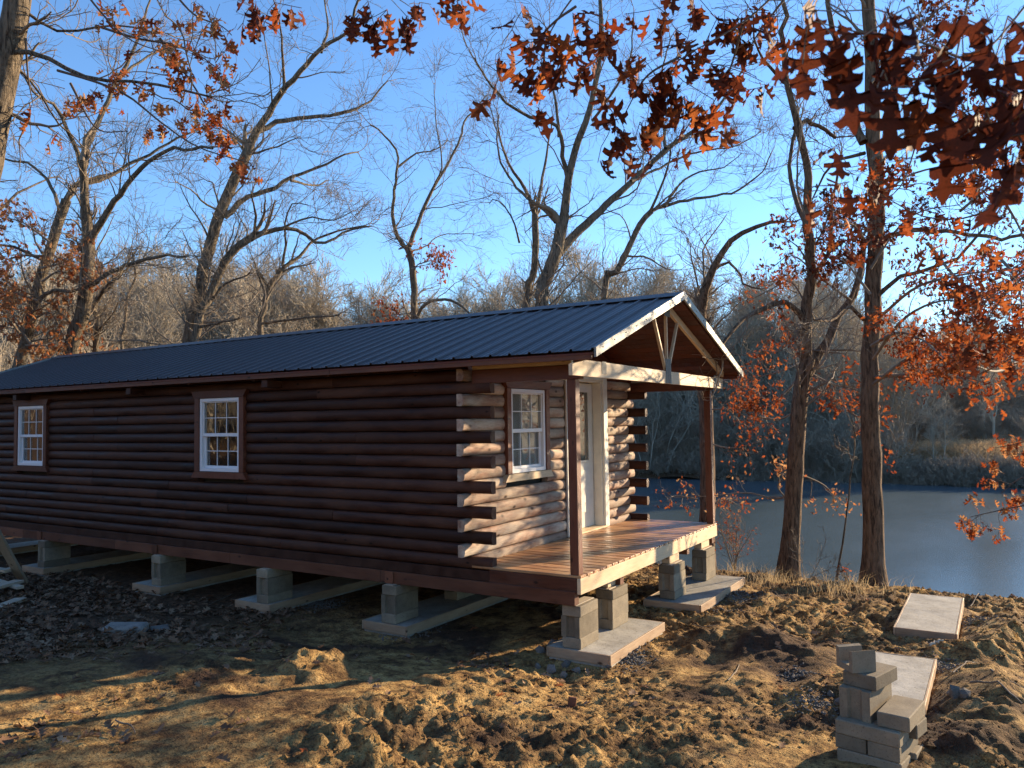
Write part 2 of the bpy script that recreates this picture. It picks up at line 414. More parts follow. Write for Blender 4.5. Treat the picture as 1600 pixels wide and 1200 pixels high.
def leafm(name, cols, trans=.45):
    m = bpy.data.materials.new(name); m.use_nodes = True; n = m.node_tree; n.nodes.clear()
    o = n.nodes.new('ShaderNodeOutputMaterial'); d = n.nodes.new('ShaderNodeBsdfPrincipled'); t = n.nodes.new('ShaderNodeBsdfTranslucent')
    d.inputs['Roughness'].default_value = .7; d.inputs['Specular IOR Level'].default_value = .12
    oi = n.nodes.new('ShaderNodeObjectInfo'); g = n.nodes.new('ShaderNodeNewGeometry')
    ad = N(n, 'ShaderNodeMath', operation='ADD'); n.links.new(oi.outputs['Random'], ad.inputs[0]); n.links.new(g.outputs['Random Per Island'], ad.inputs[1])
    fr = N(n, 'ShaderNodeMath', operation='FRACT'); n.links.new(ad.outputs[0], fr.inputs[0])
    k = len(cols); c = ramp(n, fr.outputs[0], [(i/(k-1), cc) for i, cc in enumerate(cols)]).outputs[0]
    s = noise(n, coords(n, (1, 1, 1)), 30, 3, .6); c = mixc(n, ramp(n, s, [(.5, (0, 0, 0)), (.75, (1, 1, 1))]).outputs[0], c, (.06, .02, .01))
    n.links.new(c, d.inputs['Base Color']); n.links.new(c, t.inputs[0])
    mx = n.nodes.new('ShaderNodeMixShader'); mx.inputs[0].default_value = trans
    n.links.new(d.outputs[0], mx.inputs[1]); n.links.new(t.outputs[0], mx.inputs[2]); n.links.new(mx.outputs[0], o.inputs[0]); return m
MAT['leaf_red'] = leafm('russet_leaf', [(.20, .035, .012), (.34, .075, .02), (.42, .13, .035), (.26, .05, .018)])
MAT['leaf_dark'] = leafm('shaded_russet_leaf', [(.075, .020, .012), (.14, .034, .015), (.10, .026, .014), (.20, .055, .018)], .26)  # russet leaf darkened: the shade of the canopy is put into its colour
MAT['leaf_tan'] = leafm('orange_tan_leaf', [(.45, .16, .05), (.52, .30, .14), (.36, .09, .03), (.48, .22, .08)], .45)
MAT['litter'] = leafm('leaf_litter', [(.12, .065, .038), (.22, .13, .075), (.16, .09, .05), (.30, .20, .125)], .1)
MAT['grass'] = leafm('dry_grass', [(.40, .29, .16), (.60, .47, .28), (.50, .37, .2)], .4)
MAT['grass_far'] = leafm('dry_bank_grass', [(.50, .35, .19), (.68, .52, .32), (.58, .42, .24)], .5)
def water():
    m, n, b = mat('pond_water', .09, .5)
    b.inputs['Base Color'].default_value = (.012, .020, .024, 1); b.inputs['IOR'].default_value = 1.33
    v = coords(n, (1, 1, 1), False)
    ice = noise(n, coords(n, (.35, 1, 1), False), .10, 5, .6, .3); sp = noise(n, v, 2.2, 6, .8)
    b.inputs['Base Color'].default_value = (.02, .04, .055, 1)
    c = ramp(n, ice, [(.35, (.060, .085, .092)), (.70, (.090, .125, .14))]).outputs[0]
    c = mixc(n, ramp(n, sp, [(.70, (0, 0, 0)), (.76, (1, 1, 1))]).outputs[0], c, (.30, .38, .45))
    n.links.new(c, b.inputs['Base Color'])
    r = ramp(n, ice, [(.35, (.16,)*3), (.65, (.26,)*3)]); n.links.new(r.outputs[0], b.inputs['Roughness'])
    p = bump(n, b, noise(n, coords(n, (1, .4, 1), False), 1.6, 4, .6), .05, .06); bump(n, b, noise(n, v, 9, 3, .6), .05, .01, p)
    return m
MAT['water'] = water()

# ------------------------------------------------------------------ ground and water
def make_ground():
    gx = np.concatenate([-geo(7.2, 700, .4, 1.25)[::-1], axis([(-7.0, -5.2, .08), (-5.2, 2.4, .024), (2.4, 8, .045), (8, 14, .25)]), geo(14.5, 50, .9, 1.05), np.arange(51.5, 62, .35), geo(62.4, 900, .8, 1.13)])
    gy = np.concatenate([-geo(6.3, 700, .3, 1.25)[::-1], axis([(-6.0, -4.6, .06), (-4.6, 4.6, .026), (4.6, 12, .055), (12, 20, .3)]), geo(20.5, 120, .8, 1.05), geo(126, 900, 6, 1.25)])
    X, Y = np.meshgrid(gx, gy, indexing='ij'); Z = height(X, Y)
    V = np.stack([X, Y, Z], -1).reshape(-1, 3); nx, ny = X.shape
    i = np.arange(nx*ny).reshape(nx, ny)
    F = np.stack([i[:-1, :-1], i[1:, :-1], i[1:, 1:], i[:-1, 1:]], -1).reshape(-1, 4)
    tag(link('ground', np_mesh('ground', V, F), MAT['soil']), kind='structure')
make_ground()
ex = geo(4.0, 60, .5, 1.06); wv = MB(); wv.add([(3, -300, WATER), (75, -300, WATER), (75, 70, WATER), (3, 70, WATER)], [(0, 1, 2, 3)])
tag(wv.build('pond_water', MAT['water']), kind='structure')

# ------------------------------------------------------------------ the cabin
W = 4.134; L = 12.66; PITCH = .126; Z0 = .045; LEAVE = -.27
ZE, ZR = 2.085, 2.875; SL = (ZR-ZE)/(W/2-LEAVE)
def roofz(x): return ZR-SL*abs(x-W/2)
cabin = empty('log_cabin', (0, 0, 0), label='dark red-brown log cabin with a metal roof, set on block piers beside the pond', cat='cabin')
_lg = {}
def log_mesh(Ln, seed):
    k = (round(Ln, 2), seed)
    if k in _lg: return _lg[k]
    r_ = random.Random(seed*991+int(Ln*100)); n = max(2, int(Ln/.35)); pr = []
    K = 9
    a, b, back = PITCH/2-.0012, .042, .045
    prof = [(b*math.cos(math.pi*(i/(K-1)-.5))**.8 if 0 < i < K-1 else 0, a*math.sin(math.pi*(i/(K-1)-.5))) for i in range(K)]
    prof += [(-back, a*.98), (-back, -a*.98)]
    m = len(prof); v = []; f = []
    for i in range(n+1):
        x = Ln*i/n; sc = 1+r_.uniform(-.045, .045); dy = r_.uniform(-.0025, .0025)
        ends = (0, n)
        for (py, pz) in prof:
            v.append((x, (py*sc if py > 0 else py)+dy, pz))
    for i in range(n):
        for j in range(m):
            f.append((i*m+j, (i+1)*m+j, (i+1)*m+(j+1) % m, i*m+(j+1) % m))
    # separate end caps: keeps the cut edge crisp
    for e in (0, n):
        o = len(v); v += [v[e*m+j] for j in range(m)]
        f.append(tuple(o+j for j in range(m)))
    mb = MB(); mb.add(v, f); me = mb.mesh('log'); 
    sm = [len(p.vertices) == 4 for p in me.polygons]; me.polygons.foreach_set('use_smooth', sm)
    _lg[k] = me; return me
def log(x, y, z, Ln, rz, mt, parent):
    o = link('log', log_mesh(Ln, random.randrange(4)).copy() if False else log_mesh(Ln, random.randrange(4)), None, parent, (x, y, z), (0, 0, rz))
    if not o.data.materials: o.data.materials.append(mt)
    o.material_slots[0].link = 'OBJECT'; o.material_slots[0].material = mt
    return o
# backing walls (dark inside) with the logs as their pieces
wall_side = MB()
TH0, TH1 = .098, .14
def wall_x(mb, x0, x1, y0, y1, z0, z1, holes):
    ys = y0
    for (a, b, c, d) in holes:
        mb.box(x0, x1, ys, a, z0, z1, 0); mb.box(x0, x1, a, b, z0, c, 0); mb.box(x0, x1, a, b, d, z1, 0); ys = b
    mb.box(x0, x1, ys, y1, z0, z1, 0)
WINS = [(4.684, 5.45, .879, 1.811), (9.204, 9.97, .879, 1.811)]
wall_x(wall_side, TH0, TH1, 1.36, L-.32, .0, 2.04, WINS)
side = wall_side.build('side_wall', MAT['dark'], cabin)
far_side = MB().box(W-TH1, W-TH0, 1.36, L-.32, 0, 2.04, 0).build('far_side_wall', MAT['dark'], cabin)
rg = random.Random(5)
NK = 16
for k in range(NK):
    z = Z0+PITCH*k
    y0 = .97 if k % 2 == 0 else 1.325
    y1 = L-.36 if k % 2 else L-.08
    cuts = [(y0, y1)]
    for (a, b, c, d) in WINS:
        if z+PITCH*.45 > c-.03 and z-PITCH*.45 < d+.05:
            cuts = [s for (p, q) in cuts for s in (((p, a-.05), (b+.05, q)) if p < a < q else ((p, q),))]
    for (p, q) in cuts:
        pieces = []
        s = p
        while q-s > 3.4:
            t = s+rg.choice((1.8, 2.4, 3.0)); pieces.append((s, t)); s = t+.004
        pieces.append((s, q))
        for (s, t) in pieces:
            t = s+round(t-s-.004, 2)
            log(.042+rg.uniform(-.002, .002), s, z, round(t-s, 2), math.pi/2, MAT['stain'], side)
        # far side wall (mirror)
    log(W-.042, y0+round(y1-y0, 2), z, round(y1-y0, 2), -math.pi/2, MAT['stain'], far_side)
# front wall
FY = 1.22
DX0, DX1 = 2.12, 3.13
FWIN = (.766, 1.532, .889, 1.821)
fw = MB()
fw.box(.16, FWIN[0], FY+.10, FY+.14, 0, 2.0, 0).box(FWIN[0], FWIN[1], FY+.10, FY+.14, 0, FWIN[2], 0).box(FWIN[0], FWIN[1], FY+.10, FY+.14, FWIN[3], 2.0, 0)
fw.box(FWIN[1], DX0-.03, FY+.10, FY+.14, 0, 2.0, 0).box(DX1+.03, W-.16, FY+.10, FY+.14, 0, 2.0, 0)
front = fw.build('front_wall', MAT['dark'], cabin)
for k in range(NK):
    z = Z0+PITCH*k; odd = k % 2
    xa, xb = (-.10, W+.10) if odd else (.105, W-.105)
    cuts = [(xa, DX0-.06), (DX1+.10, xb)]
    if z+PITCH*.45 > FWIN[2]-.07 and z-PITCH*.45 < FWIN[3]+.06:
        cuts = [(xa, FWIN[0]-.075), (FWIN[1]+.075, DX0-.06), (DX1+.10, xb)]
    for p, q in cuts:
        ln = round(q-p, 2)
        log(p+ln, FY+.042+rg.uniform(-.004, .004), z, ln, math.pi, MAT['worn'], front)
back = MB().box(.14, W-.14, L-.36, L-.32, 0, 2.0, 0).build('back_wall', MAT['stain'], cabin)
# gables
def gable(y0, y1, name, zb):
    b = MB().prism([(.02, zb), (W-.02, zb), (W-.02, roofz(W-.02)-.06), (W/2, ZR-.06), (.02, roofz(.02)-.06)], 1, y0, y1).build(name, MAT['soffit'], cabin)
    zz = zb+.001; nn = 0
    while zz < ZR-.1:
        h = .105; t0 = min(zz+h, ZR-.08)
        xl = max(.02, W/2-(ZR-.065-t0)/SL); xr = W-xl
        xl2 = max(.02, W/2-(ZR-.065-zz)/SL); 
        s = -1 if y0 < 5 else 1
        ya, yb = (y0-.014, y0-.002) if s < 0 else (y1+.002, y1+.014)
        MB().prism([(xl2, zz), (W-xl2, zz), (xr, t0-.004), (xl, t0-.004)], 1, ya, yb).build('gable_board', MAT['soffit'], b)
        zz += h
    return b
gable(FY+.10, FY+.14, 'front_gable', 2.0)
gable(L-.36, L-.32, 'back_gable', 2.0)
# floor frame, skirt, runners
MB().box(.16, W-.16, 1.37, L-.37, -.11, -.01, 0).build('floor', MAT['dark'], cabin)
MB().box(.0, .035, 1.0, L-.08, -.118, -.0195, .003).build('skirt_board', MAT['stain'], cabin)
MB().box(W-.035, W, 1.0, L-.08, -.118, -.0195, .003).build('skirt_board', MAT['stain'], cabin)
ys = [-.0, 2.4, 4.85, 7.3, 9.75, L-.08]
for i in range(5):
    beam('runner', (.02, ys[i]+(.05 if i == 0 else .002), -.185), (.02, ys[i+1]-.002, -.185), .09, .128, MAT['runner'], cabin)
    beam('runner', (W-.02, ys[i]+(.05 if i == 0 else .002), -.185), (W-.02, ys[i+1]-.002, -.185), .09, .128, MAT['runner'], cabin)
for yy in (2.3, 6.4, 9.3):     # joints seen as short dark cleats
    MB().box(-.042, -.026, yy-.09, yy+.02, -.25, -.12, .002).build('cleat', MAT['runner'], cabin)
for xx in (1.05, 3.1):
    beam('runner', (xx, .05, -.19), (xx, L-.1, -.19), .09, .11, MAT['runner'], cabin)
# porch
porch = MB().box(.04, W-.04, .045, 1.2, -.14, -.042, 0).build('porch_frame', MAT['runner'], cabin)
beam('rim_board', (.0, .016, -.0735), (W, .016, -.0735), .038, .147, MAT['pine'], porch)
beam('rim_board', (.012, .037, -.0735), (.012, 1.0, -.0735), .036, .143, MAT['post'], porch)
beam('rim_board', (W-.012, .037, -.0735), (W-.012, 1.0, -.0735), .036, .143, MAT['post'], porch)
nb = 29; bw = (W+.012)/nb
for i in range(nb):
    xx = -.006+bw*(i+.5)
    o = beam('deck_board', (xx, .0-.004, .013), (xx, 1.215, .013+random.uniform(-.0008, .0008)), bw-.018, .026, MAT['deckwood'], porch, c=.004)
# lift: deck boards sit on the frame; tops at z=.026
for (x0, lab) in ((.006, None), (W-.096, None)):
    o = MB().box(0, 1.822, -.045, .045, -.045, .045, .005).build('post', MAT['post'], cabin, loc=(x0+.045, .062, .027), rot=(0, -math.pi/2, 0))
# beams over the posts
for xb in (.05, W-.05):
    beam('porch_beam', (xb, -.03, 1.918), (xb, 1.19, 1.918), .085, .135, MAT['post'], cabin)
beam('top_plate', (.035, .06, 2.012), (.035, 1.19, 2.012), .04, .05, MAT['pine'], cabin)
beam('top_plate', (W-.035, .06, 2.012), (W-.035, 1.19, 2.012), .04, .05, MAT['pine'], cabin)
# roof
roof = MB()
T = .018
for s in (-1, 1):
    xo = LEAVE+.015 if s < 0 else W-LEAVE-.015
    pts = [(W/2, ZR-.022), (xo, ZE-.022), (xo, ZE-.022-T), (W/2, ZR-.022-T)]
    roof.prism(pts, 1, -.30, L-.01)
roof = roof.build('roof', MAT['soffit'], cabin)
NP = 15; PW = (L+.32)/NP
def panel_mesh(s):
    """ribbed sheet, one panel wide, its rows along the slope"""
    pts = []
    for r_ in range(4):
        y = r_*PW/4; pts += [(y, 0), (y+.010, .019), (y+.028, .019), (y+.038, 0), (y+.085, .0), (y+.092, .004), (y+.100, 0), (y+.145, 0), (y+.152, .004), (y+.16, 0)]
    pts.append((PW-.0015, 0))
    xe = LEAVE if s < 0 else W-LEAVE
    v = []; nrm = (-SL*s*-1, 1)
    for (x, z) in ((xe, ZE), (W/2, ZR)):
        for (y, h) in pts: v.append((x, y, z+h))
        for (y, h) in pts: v.append((x, y, z+h-.003))
    n = len(pts); f = []
    for i in range(n-1):
        f.append((i, i+1, 2*n+i+1, 2*n+i)); f.append((n+i, n+i+1, 3*n+i+1, 3*n+i)); f.append((i, i+1, n+i+1, n+i)); f.append((2*n+i, 2*n+i+1, 3*n+i+1, 3*n+i))
    f.append((0, n, 3*n, 2*n)); f.append((n-1, 2*n-1, 4*n-1, 3*n-1))
    mb = MB(); mb.add(v, f); return mb.mesh('roof_panel')
for s in (-1, 1):
    me = panel_mesh(s)
    for i in range(NP):
        link('roof_panel', me, MAT['roof'], roof, (0, -.32+PW*i, 0))
rc = MB()
rc.prism([(W/2-.16, ZR-.16*SL+.021), (W/2-.03, ZR+.018), (W/2, ZR+.032), (W/2+.03, ZR+.018), (W/2+.16, ZR-.16*SL+.021), (W/2+.16, ZR-.16*SL+.025), (W/2, ZR+.036), (W/2-.16, ZR-.16*SL+.025)], 1, -.325, L+.005)
rc.build('ridge_cap', MAT['roof'], roof)
for s in (-1, 1):
    xe = LEAVE-.012 if s < 0 else W-LEAVE+.012
    ze = ZE-.004
    for (ya, yb) in ((-.345, -.322), (L+.004, L+.027)):
        MB().prism([(xe, ze+.026), (W/2+.0005*s, ZR+.038), (W/2+.0005*s, ZR-.055), (xe, ze-.062)], 1, ya, yb).build('rake_trim', MAT['trim'], roof)
        n_s = 7
    for i in range(9):       # screw heads along the front trim
        t = .06+.88*i/8; x = xe+(W/2-xe)*t; z = ze+(ZR-ze)*t-.012
        MB().box(x-.005, x+.005, -.350, -.345, z-.005, z+.005, .001).build('screw', MAT['dark'], roof)
    # eave fascia in lengths
    xf = LEAVE+.03 if s < 0 else W-LEAVE-.03
    yy = -.28
    while yy < L-.1:
        y2 = min(yy+3.2, L-.03); beam('fascia', (xf, yy, ZE-.058), (xf, y2-.003, ZE-.058), .02, .048, MAT['runner'] if s < 0 else MAT['soffit'], roof); yy = y2
    # soffit boards under the porch overhang
    for i in range(17):
        t0 = i/17; t1 = (i+1)/17
        xa = xf+(W/2-xf)*t0; xb = xf+(W/2-xf)*t1-.006*(1 if s < 0 else -1)
        za = ZE+(xa-(LEAVE if s < 0 else W-LEAVE))*SL*(1 if s < 0 else -1)-.044; zb = ZE+(xb-(LEAVE if s < 0 else W-LEAVE))*SL*(1 if s < 0 else -1)-.044
        MB().prism([(xa, za), (xb, zb), (xb, zb-.009), (xa, za-.009)], 1, -.295, FY+.085).build('soffit_board', MAT['soffit'], roof)
# lookout blocks under the eave
for yy in (4.0, 6.7, 9.68, 11.9):
    beam('lookout', (-.22, yy, 1.945), (.12, yy, 1.945), .10, .085, MAT['stain'], cabin)
for k in range(9):
    yy = 1.75+k*1.22
    beam('rafter_tail', (-.23, yy, roofz(-.23)-.085), (.1, yy, roofz(.1)-.085), .036, .07, MAT['stain'], cabin, up=(-SL, 0, 1))
# dark boxing board above the top log
MB().box(.012, .05, 1.3, L-.1, 2.003, 2.06, .002).build('frieze_board', MAT['stain'], cabin)
# truss
truss = MB().prism([(-.33, 1.865), (W+.0, 1.865), (W+.04, 2.0), (-.05, 2.015), (-.33, 1.965)], 1, -.13, -.092).build('truss_chord', MAT['pine'], cabin)
for s in (-1, 1):
    x0 = W/2+s*2.15; z0 = roofz(x0)-.105; x1 = W/2+s*.02; z1 = roofz(x1)-.105
    beam('top_chord', (x0, -.111, z0+.02), (x1, -.111, z1), .038, .085, MAT['post'] if s < 0 else MAT['pine'], truss, up=(-s*SL*-1, 0, 1))
beam('web', (W/2, -.111, 2.02), (W/2, -.111, 2.72), .036, .026, MAT['pine'], truss, up=(1, 0, 0))
beam('web', (W/2-.04, -.111, 2.02), (W/2-.38, -.111, 2.60), .036, .028, MAT['pine'], truss, up=(1, 0, 0))
beam('web', (W/2+.04, -.111, 2.02), (W/2+.38, -.111, 2.60), .036, .028, MAT['pine'], truss, up=(1, 0, 0))
for (x0, x1, z0, z1) in ((W/2-.085, W/2+.085, 1.868, 2.15), (W/2-.09, W/2+.09, 2.64, 2.74), (.28, .38, 1.90, 2.02), (W-.38, W-.28, 1.87, 2.03)):
    MB().box(x0, x1, -.134, -.131, z0, z1, .0005).build('gusset_plate', MAT['plate'], truss)
# second truss inside the porch, against the gable
MB().prism([(.05, 1.985), (W-.05, 1.985), (W-.05, 2.06), (.05, 2.06)], 1, FY+.045, FY+.082).build('tie_beam', MAT['soffit'], cabin)

# windows
def window(axis_, a, b, c, d, plane, casing_mat, sill_mat, blind):
    """axis_ 'y' = in the side wall facing -X, 'x' = in the front wall facing -Y. plane = outer face of the wall logs"""
    def B(mb, u0, u1, v0, v1, z0, z1, ch=.002):     # u along the wall, v depth (positive inwards)
        if axis_ == 'y': mb.box(plane+v0, plane+v1, u0, u1, z0, z1, ch)
        else: mb.box(u0, u1, plane+v0, plane+v1, z0, z1, ch)
        return mb
    f = MB(); t = .042
    B(f, a, b, -.012, .06, d-t, d); B(f, a, b, -.012, .06, c, c+t); B(f, a, a+t, -.012, .06, c+t, d-t); B(f, b-t, b, -.012, .06, c+t, d-t)
    mid = (c+d)/2
    win = f.build('window', MAT['white'], cabin)
    m = MB(); q = .03
    a2, b2, c2, d2 = a+t, b-t, c+t, d-t
    B(m, a2, b2, .004, .03, mid-.022, mid+.02); B(m, a2, b2, .006, .03, d2-.014, d2); B(m, a2, a2+.016, .006, .03, mid+.02, d2-.014); B(m, b2-.016, b2, .006, .03, mid+.02, d2-.014)
    m.build('upper_sash', MAT['white'], win)
    m = MB(); B(m, a2, b2, .032, .055, c2, c2+.03); B(m, a2, a2+q, .032, .055, c2+.03, mid-.022); B(m, b2-q, b2, .032, .055, c2+.03, mid-.022)
    m.build('lower_sash', MAT['white'], win)
    for (u0, u1, z0, z1, v) in ((a2+.016, b2-.016, mid+.02, d2-.014, .016), (a2+q, b2-q, c2+.03, mid-.022, .042)):
        for i in (1, 2):
            u = u0+(u1-u0)*i/3; B(MB(), u-.005, u+.005, v-.004, v+.004, z0, z1, .001).build('muntin', MAT['white'], win)
        z = (z0+z1)/2; B(MB(), u0, u1, v-.0052, v+.0052, z-.005, z+.005, .001).build('muntin', MAT['white'], win)
        B(MB(), u0, u1, v+.008, v+.012, z0, z1, 0).build('pane', MAT['glass'], win)
    if blind:
        B(MB(), a2, b2, .075, .08, c2, d2, 0).build('blind', MAT['blind'], win)
    # casing with flared head and sill
    B(MB(), a-.09, a-.003, -.028, .03, c-.004, d+.004).build('casing', casing_mat, win)
    B(MB(), b+.003, b+.09, -.028, .03, c-.004, d+.004).build('casing', casing_mat, win)
    def trap(name, z0, z1, w0, w1, mt):
        pts = [(a-w0, z0), (b+w0, z0), (b+w1, z1), (a-w1, z1)]
        if axis_ == 'y': MB().prism(pts, 0, plane-.034, plane+.03).build(name, mt, win)
        else: MB().prism(pts, 1, plane-.034, plane+.03).build(name, mt, win)
    trap('head_casing', d+.006, d+.095, .09, .15, casing_mat)
    trap('sill', c-.085, c-.006, .15, .09, sill_mat)
    return win
for (a, b, c, d) in WINS: window('y', a, b, c, d, -.006, MAT['post'], MAT['post'], False)
window('x', *FWIN, FY-.006, MAT['post'], MAT['pine'], True)
# door
dr = MB().box(DX0+.04, DX1-.04, FY+.125, FY+.165, .05, 1.95, .004).build('door', MAT['cream'], cabin)
fr_ = MB()
fr_.box(DX0-.055, DX0+.03, FY-.025, FY+.0, .03, 2.08).box(DX1+.0, DX1+.12, FY-.03, FY+.0, .03, 2.08).box(DX0+.031, DX1-.001, FY-.026, FY+.0, 1.985, 2.08)
fr_.box(DX1-.02, DX1+.02, FY+.001, FY+.17, .03, 1.985).box(DX0+.01, DX0+.035, FY+.001, FY+.17, .03, 1.985).box(DX0+.036, DX1-.021, FY+.001, FY+.17, 1.96, 1.984)
fr_.build('door_frame', MAT['cream'], cabin)
MB().box(DX0-.02, DX1+.02, FY-.05, FY+.16, .0275, .048, .003).build('threshold', MAT['pine'], cabin)
g = MB(); gx0, gx1, gz0, gz1 = DX0+.19, DX1-.19, .93, 1.83
for q in ((gx0-.03, gx1+.03, gz1, gz1+.03), (gx0-.03, gx1+.03, gz0-.03, gz0), (gx0-.03, gx0, gz0, gz1), (gx1, gx1+.03, gz0, gz1)): g.box(q[0], q[1], FY+.112, FY+.124, q[2], q[3])
g.build('glass_trim', MAT['cream'], dr)
MB().box(gx0+.001, gx1-.001, FY+.116, FY+.120, gz0, gz1, 0).build('pane', MAT['glass'], dr)
MB().box(gx0+.001, gx1-.001, FY+.1225, FY+.1245, gz0, gz1, 0).build('dark_backing', MAT['dark'], dr)
for (xa, xb) in ((DX0+.16, DX0+.46), (DX0+.54, DX1-.16)):
    MB().box(xa, xb, FY+.116, FY+.1245, .25, .80, .006).build('door_panel', MAT['cream'], dr)
bmk = bmesh.new(); bmesh.ops.create_uvsphere(bmk, u_segments=14, v_segments=8, radius=.028, matrix=Matrix.Translation((DX0+.10, FY+.075, .95)))
bmesh.ops.create_cone(bmk, segments=12, radius1=.012, radius2=.012, depth=.05, cap_ends=True, matrix=Matrix.Translation((DX0+.10, FY+.1, .95)) @ Matrix.Rotation(math.pi/2, 4, 'X'))
me = bpy.data.meshes.new('knob'); bmk.to_mesh(me); bmk.free(); link('knob', me, MAT['knob'], dr)
#PART2
# casings are two boards each: replaced above by single boards
# ------------------------------------------------------------------ slabs, piers and loose blocks
def xf_(o, x, y, z, rz=0, rx=0, ry=0): o.location = (x, y, z); o.rotation_euler = (rx, ry, rz); return o
SLAB_LABELS = ['pale concrete footing slab under the near corner of the porch', 'concrete footing slab under the far corner of the porch, by the red shrub',
    'bare concrete slab lying behind the loose stack of grey blocks', 'bare concrete slab at the pond bank beyond the stack of blocks',
    'long concrete footing slab under the first pier left of the porch corner', 'long concrete footing slab under the pier right of the middle side window',
    'long concrete footing slab under the pier left of the middle side window', 'long concrete footing slab under the leftmost visible pier, near the lumber', 'long concrete footing slab under the back end of the cabin']
for (x0, x1, y0, y1), lab in zip(SLABS, SLAB_LABELS):
    t = empty('footing_slab', ((x0+x1)/2, (y0+y1)/2, SLABTOP-.09), label=lab, cat='concrete slab', group='footing slabs')
    hx, hy = (x1-x0)/2, (y1-y0)/2
    # slab with a slightly uneven trowelled top
    nx_, ny_ = max(4, int(hx*2/.08)), max(4, int(hy*2/.08))
    gx = np.linspace(-hx+.02, hx-.02, nx_+1); gy = np.linspace(-hy+.02, hy-.02, ny_+1)
    X, Y = np.meshgrid(gx, gy, indexing='ij'); Z = .087+.006*fbm(X+x0*3, Y+y0*7, .25, 3, 55)
    top = np.stack([X, Y, Z], -1).reshape(-1, 3); i = np.arange(top.shape[0]).reshape(X.shape)
    F = [tuple(q) for q in np.stack([i[:-1, :-1], i[1:, :-1], i[1:, 1:], i[:-1, 1:]], -1).reshape(-1, 4)]
    n0 = len(top); V = [tuple(p) for p in top]+[(-hx+.02, -hy+.02, -.05), (hx-.02, -hy+.02, -.05), (hx-.02, hy-.02, -.05), (-hx+.02, hy-.02, -.05)]
    e = [list(i[:, 0]), list(i[-1, :]), list(i[::-1, -1]), list(i[0, ::-1])]
    for k in range(4): F.append(tuple(int(a) for a in e[k][::-1])+(n0+k, n0+(k+1) % 4))
    mb = MB(); mb.add(V, F); mb.build('slab', MAT['slab'], t, smooth=False)
    for (a, b) in (((-hx, -hy+.009), (hx, -hy+.009)), ((-hx, hy-.009), (hx, hy-.009))): beam('form_board', (a[0], a[1], .042), (b[0], b[1], .042), .018, .092, MAT['form'], t)
    for (a, b) in (((-hx+.009, -hy+.019), (-hx+.009, hy-.019)), ((hx-.009, -hy+.019), (hx-.009, hy-.019))): beam('form_board', (a[0], a[1], .042), (b[0], b[1], .042), .018, .091, MAT['form'], t)
def rough_box(a, b, c, name, seed=0, groove=False, ch=.006):
    """solid block, origin at the centre of its base; groove = recessed end faces like a hollow block"""
    mb = MB()
    if not groove: mb.box(-a/2, a/2, -b/2, b/2, 0, c, ch)
    else:
        t = .028
        poly = [(-a/2, -b/2), (a/2, -b/2), (a/2, -b/2+.05), (a/2-t, -b/2+.062), (a/2-t, b/2-.062), (a/2, b/2-.05), (a/2, b/2), (-a/2, b/2), (-a/2, b/2-.05), (-a/2+t, b/2-.062), (-a/2+t, -b/2+.062), (-a/2, -b/2+.05)]
        mb.prism(poly, 2, 0, c)
    return mb.mesh(name)
BK = rough_box(.39, .192, .192, 'block', groove=True); CAPB = rough_box(.39, .192, .098, 'cap_block')
PIERS = []      # x, y, rotation, label
PIERS += [(.205, .115, 0, 'block pier under the near corner of the porch'), (.98, .135, 0, 'block pier under the porch front, second from the near corner'),
          (2.52, .05, 0, 'block pier under the porch front, third from the near corner'), (3.72, .06, 0, 'block pier under the far corner of the porch by the water'),
          (.10, 2.23, 0, 'shaded block pier first left of the porch corner along the side wall'), (.10, 4.18, 0, 'shaded block pier right of the middle side window, along the side wall'),
          (.12, 6.28, 0, 'shaded block pier left of the middle side window, along the side wall'), (.12, 9.12, 0, 'shaded block pier by the lumber pile, leftmost in view'),
          (1.3, 2.3, 0, 'dark block pier deep under the cabin behind the first side pier'), (3.0, 2.3, 0, 'dark block pier deep under the far side of the cabin'), (3.9, 4.3, 0, 'dark block pier under the far side wall of the cabin'),
          (.12, 11.9, 0, 'block pier under the back end of the cabin')]
for (x, y, rz, lab) in PIERS:
    t = empty('block_pier', (x, y, SLABTOP-.002), rz, label=lab, cat='pier', group='concrete block piers')
    for me, z in ((CAPB, .001), (BK, .101), (CAPB, .295)):
        o = link('block', me, MAT['block'], t, (random.uniform(-.006, .006), random.uniform(-.006, .006), z), (0, 0, random.uniform(-.02, .02)))
    MB().box(-.19, .19, -.06, .06, .394, .402, .002).build('shim', MAT['graypine'], t)
for (x, y) in ((.98, .135), (2.52, .05), (3.72, .06)):
    beam('block_beam', (x-.16, y+.02, -.2), (x+.16, y+.02, -.2), .10, .09, MAT['pine'], cabin)
# the loose stack beside the camera
SA = -1.76
st_o = np.array([-1.137, -2.744]); ax = np.array([math.cos(SA), math.sin(SA)]); bx_ = np.array([-ax[1], ax[0]])
def blk(name, me, u, v, z, r, lab, rx=0, ry=0):
    """centre at u along the long face back from its right-hand corner, v away from the camera; r turns it"""
    p = st_o-ax*u+bx_*v
    o = link(name, me, None, None, (p[0], p[1], z), (rx, ry, SA+r))
    if not o.data.materials: o.data.materials.append(MAT['block'])
    return tag(o, lab, 'block', 'loose concrete block stack')
cap = rough_box(.39, .19, .0915, 'cap_block', ch=.006); q90 = math.pi/2
hol = rough_box(.39, .193, .190, 'hollow_block', groove=True)
zb = -.853
blk('cap_block', cap, .10, .20, zb, q90, 'grey solid block at the foot of the loose stack, right-hand end-on one')
blk('cap_block', cap, .30, .20, zb, q90+.02, 'grey solid block at the foot of the loose stack, left-hand end-on one')
zb += .0925
blk('cap_block', cap, .19, .095, zb, 0, 'grey solid block lying long side to the camera, third course below the top hollow block')
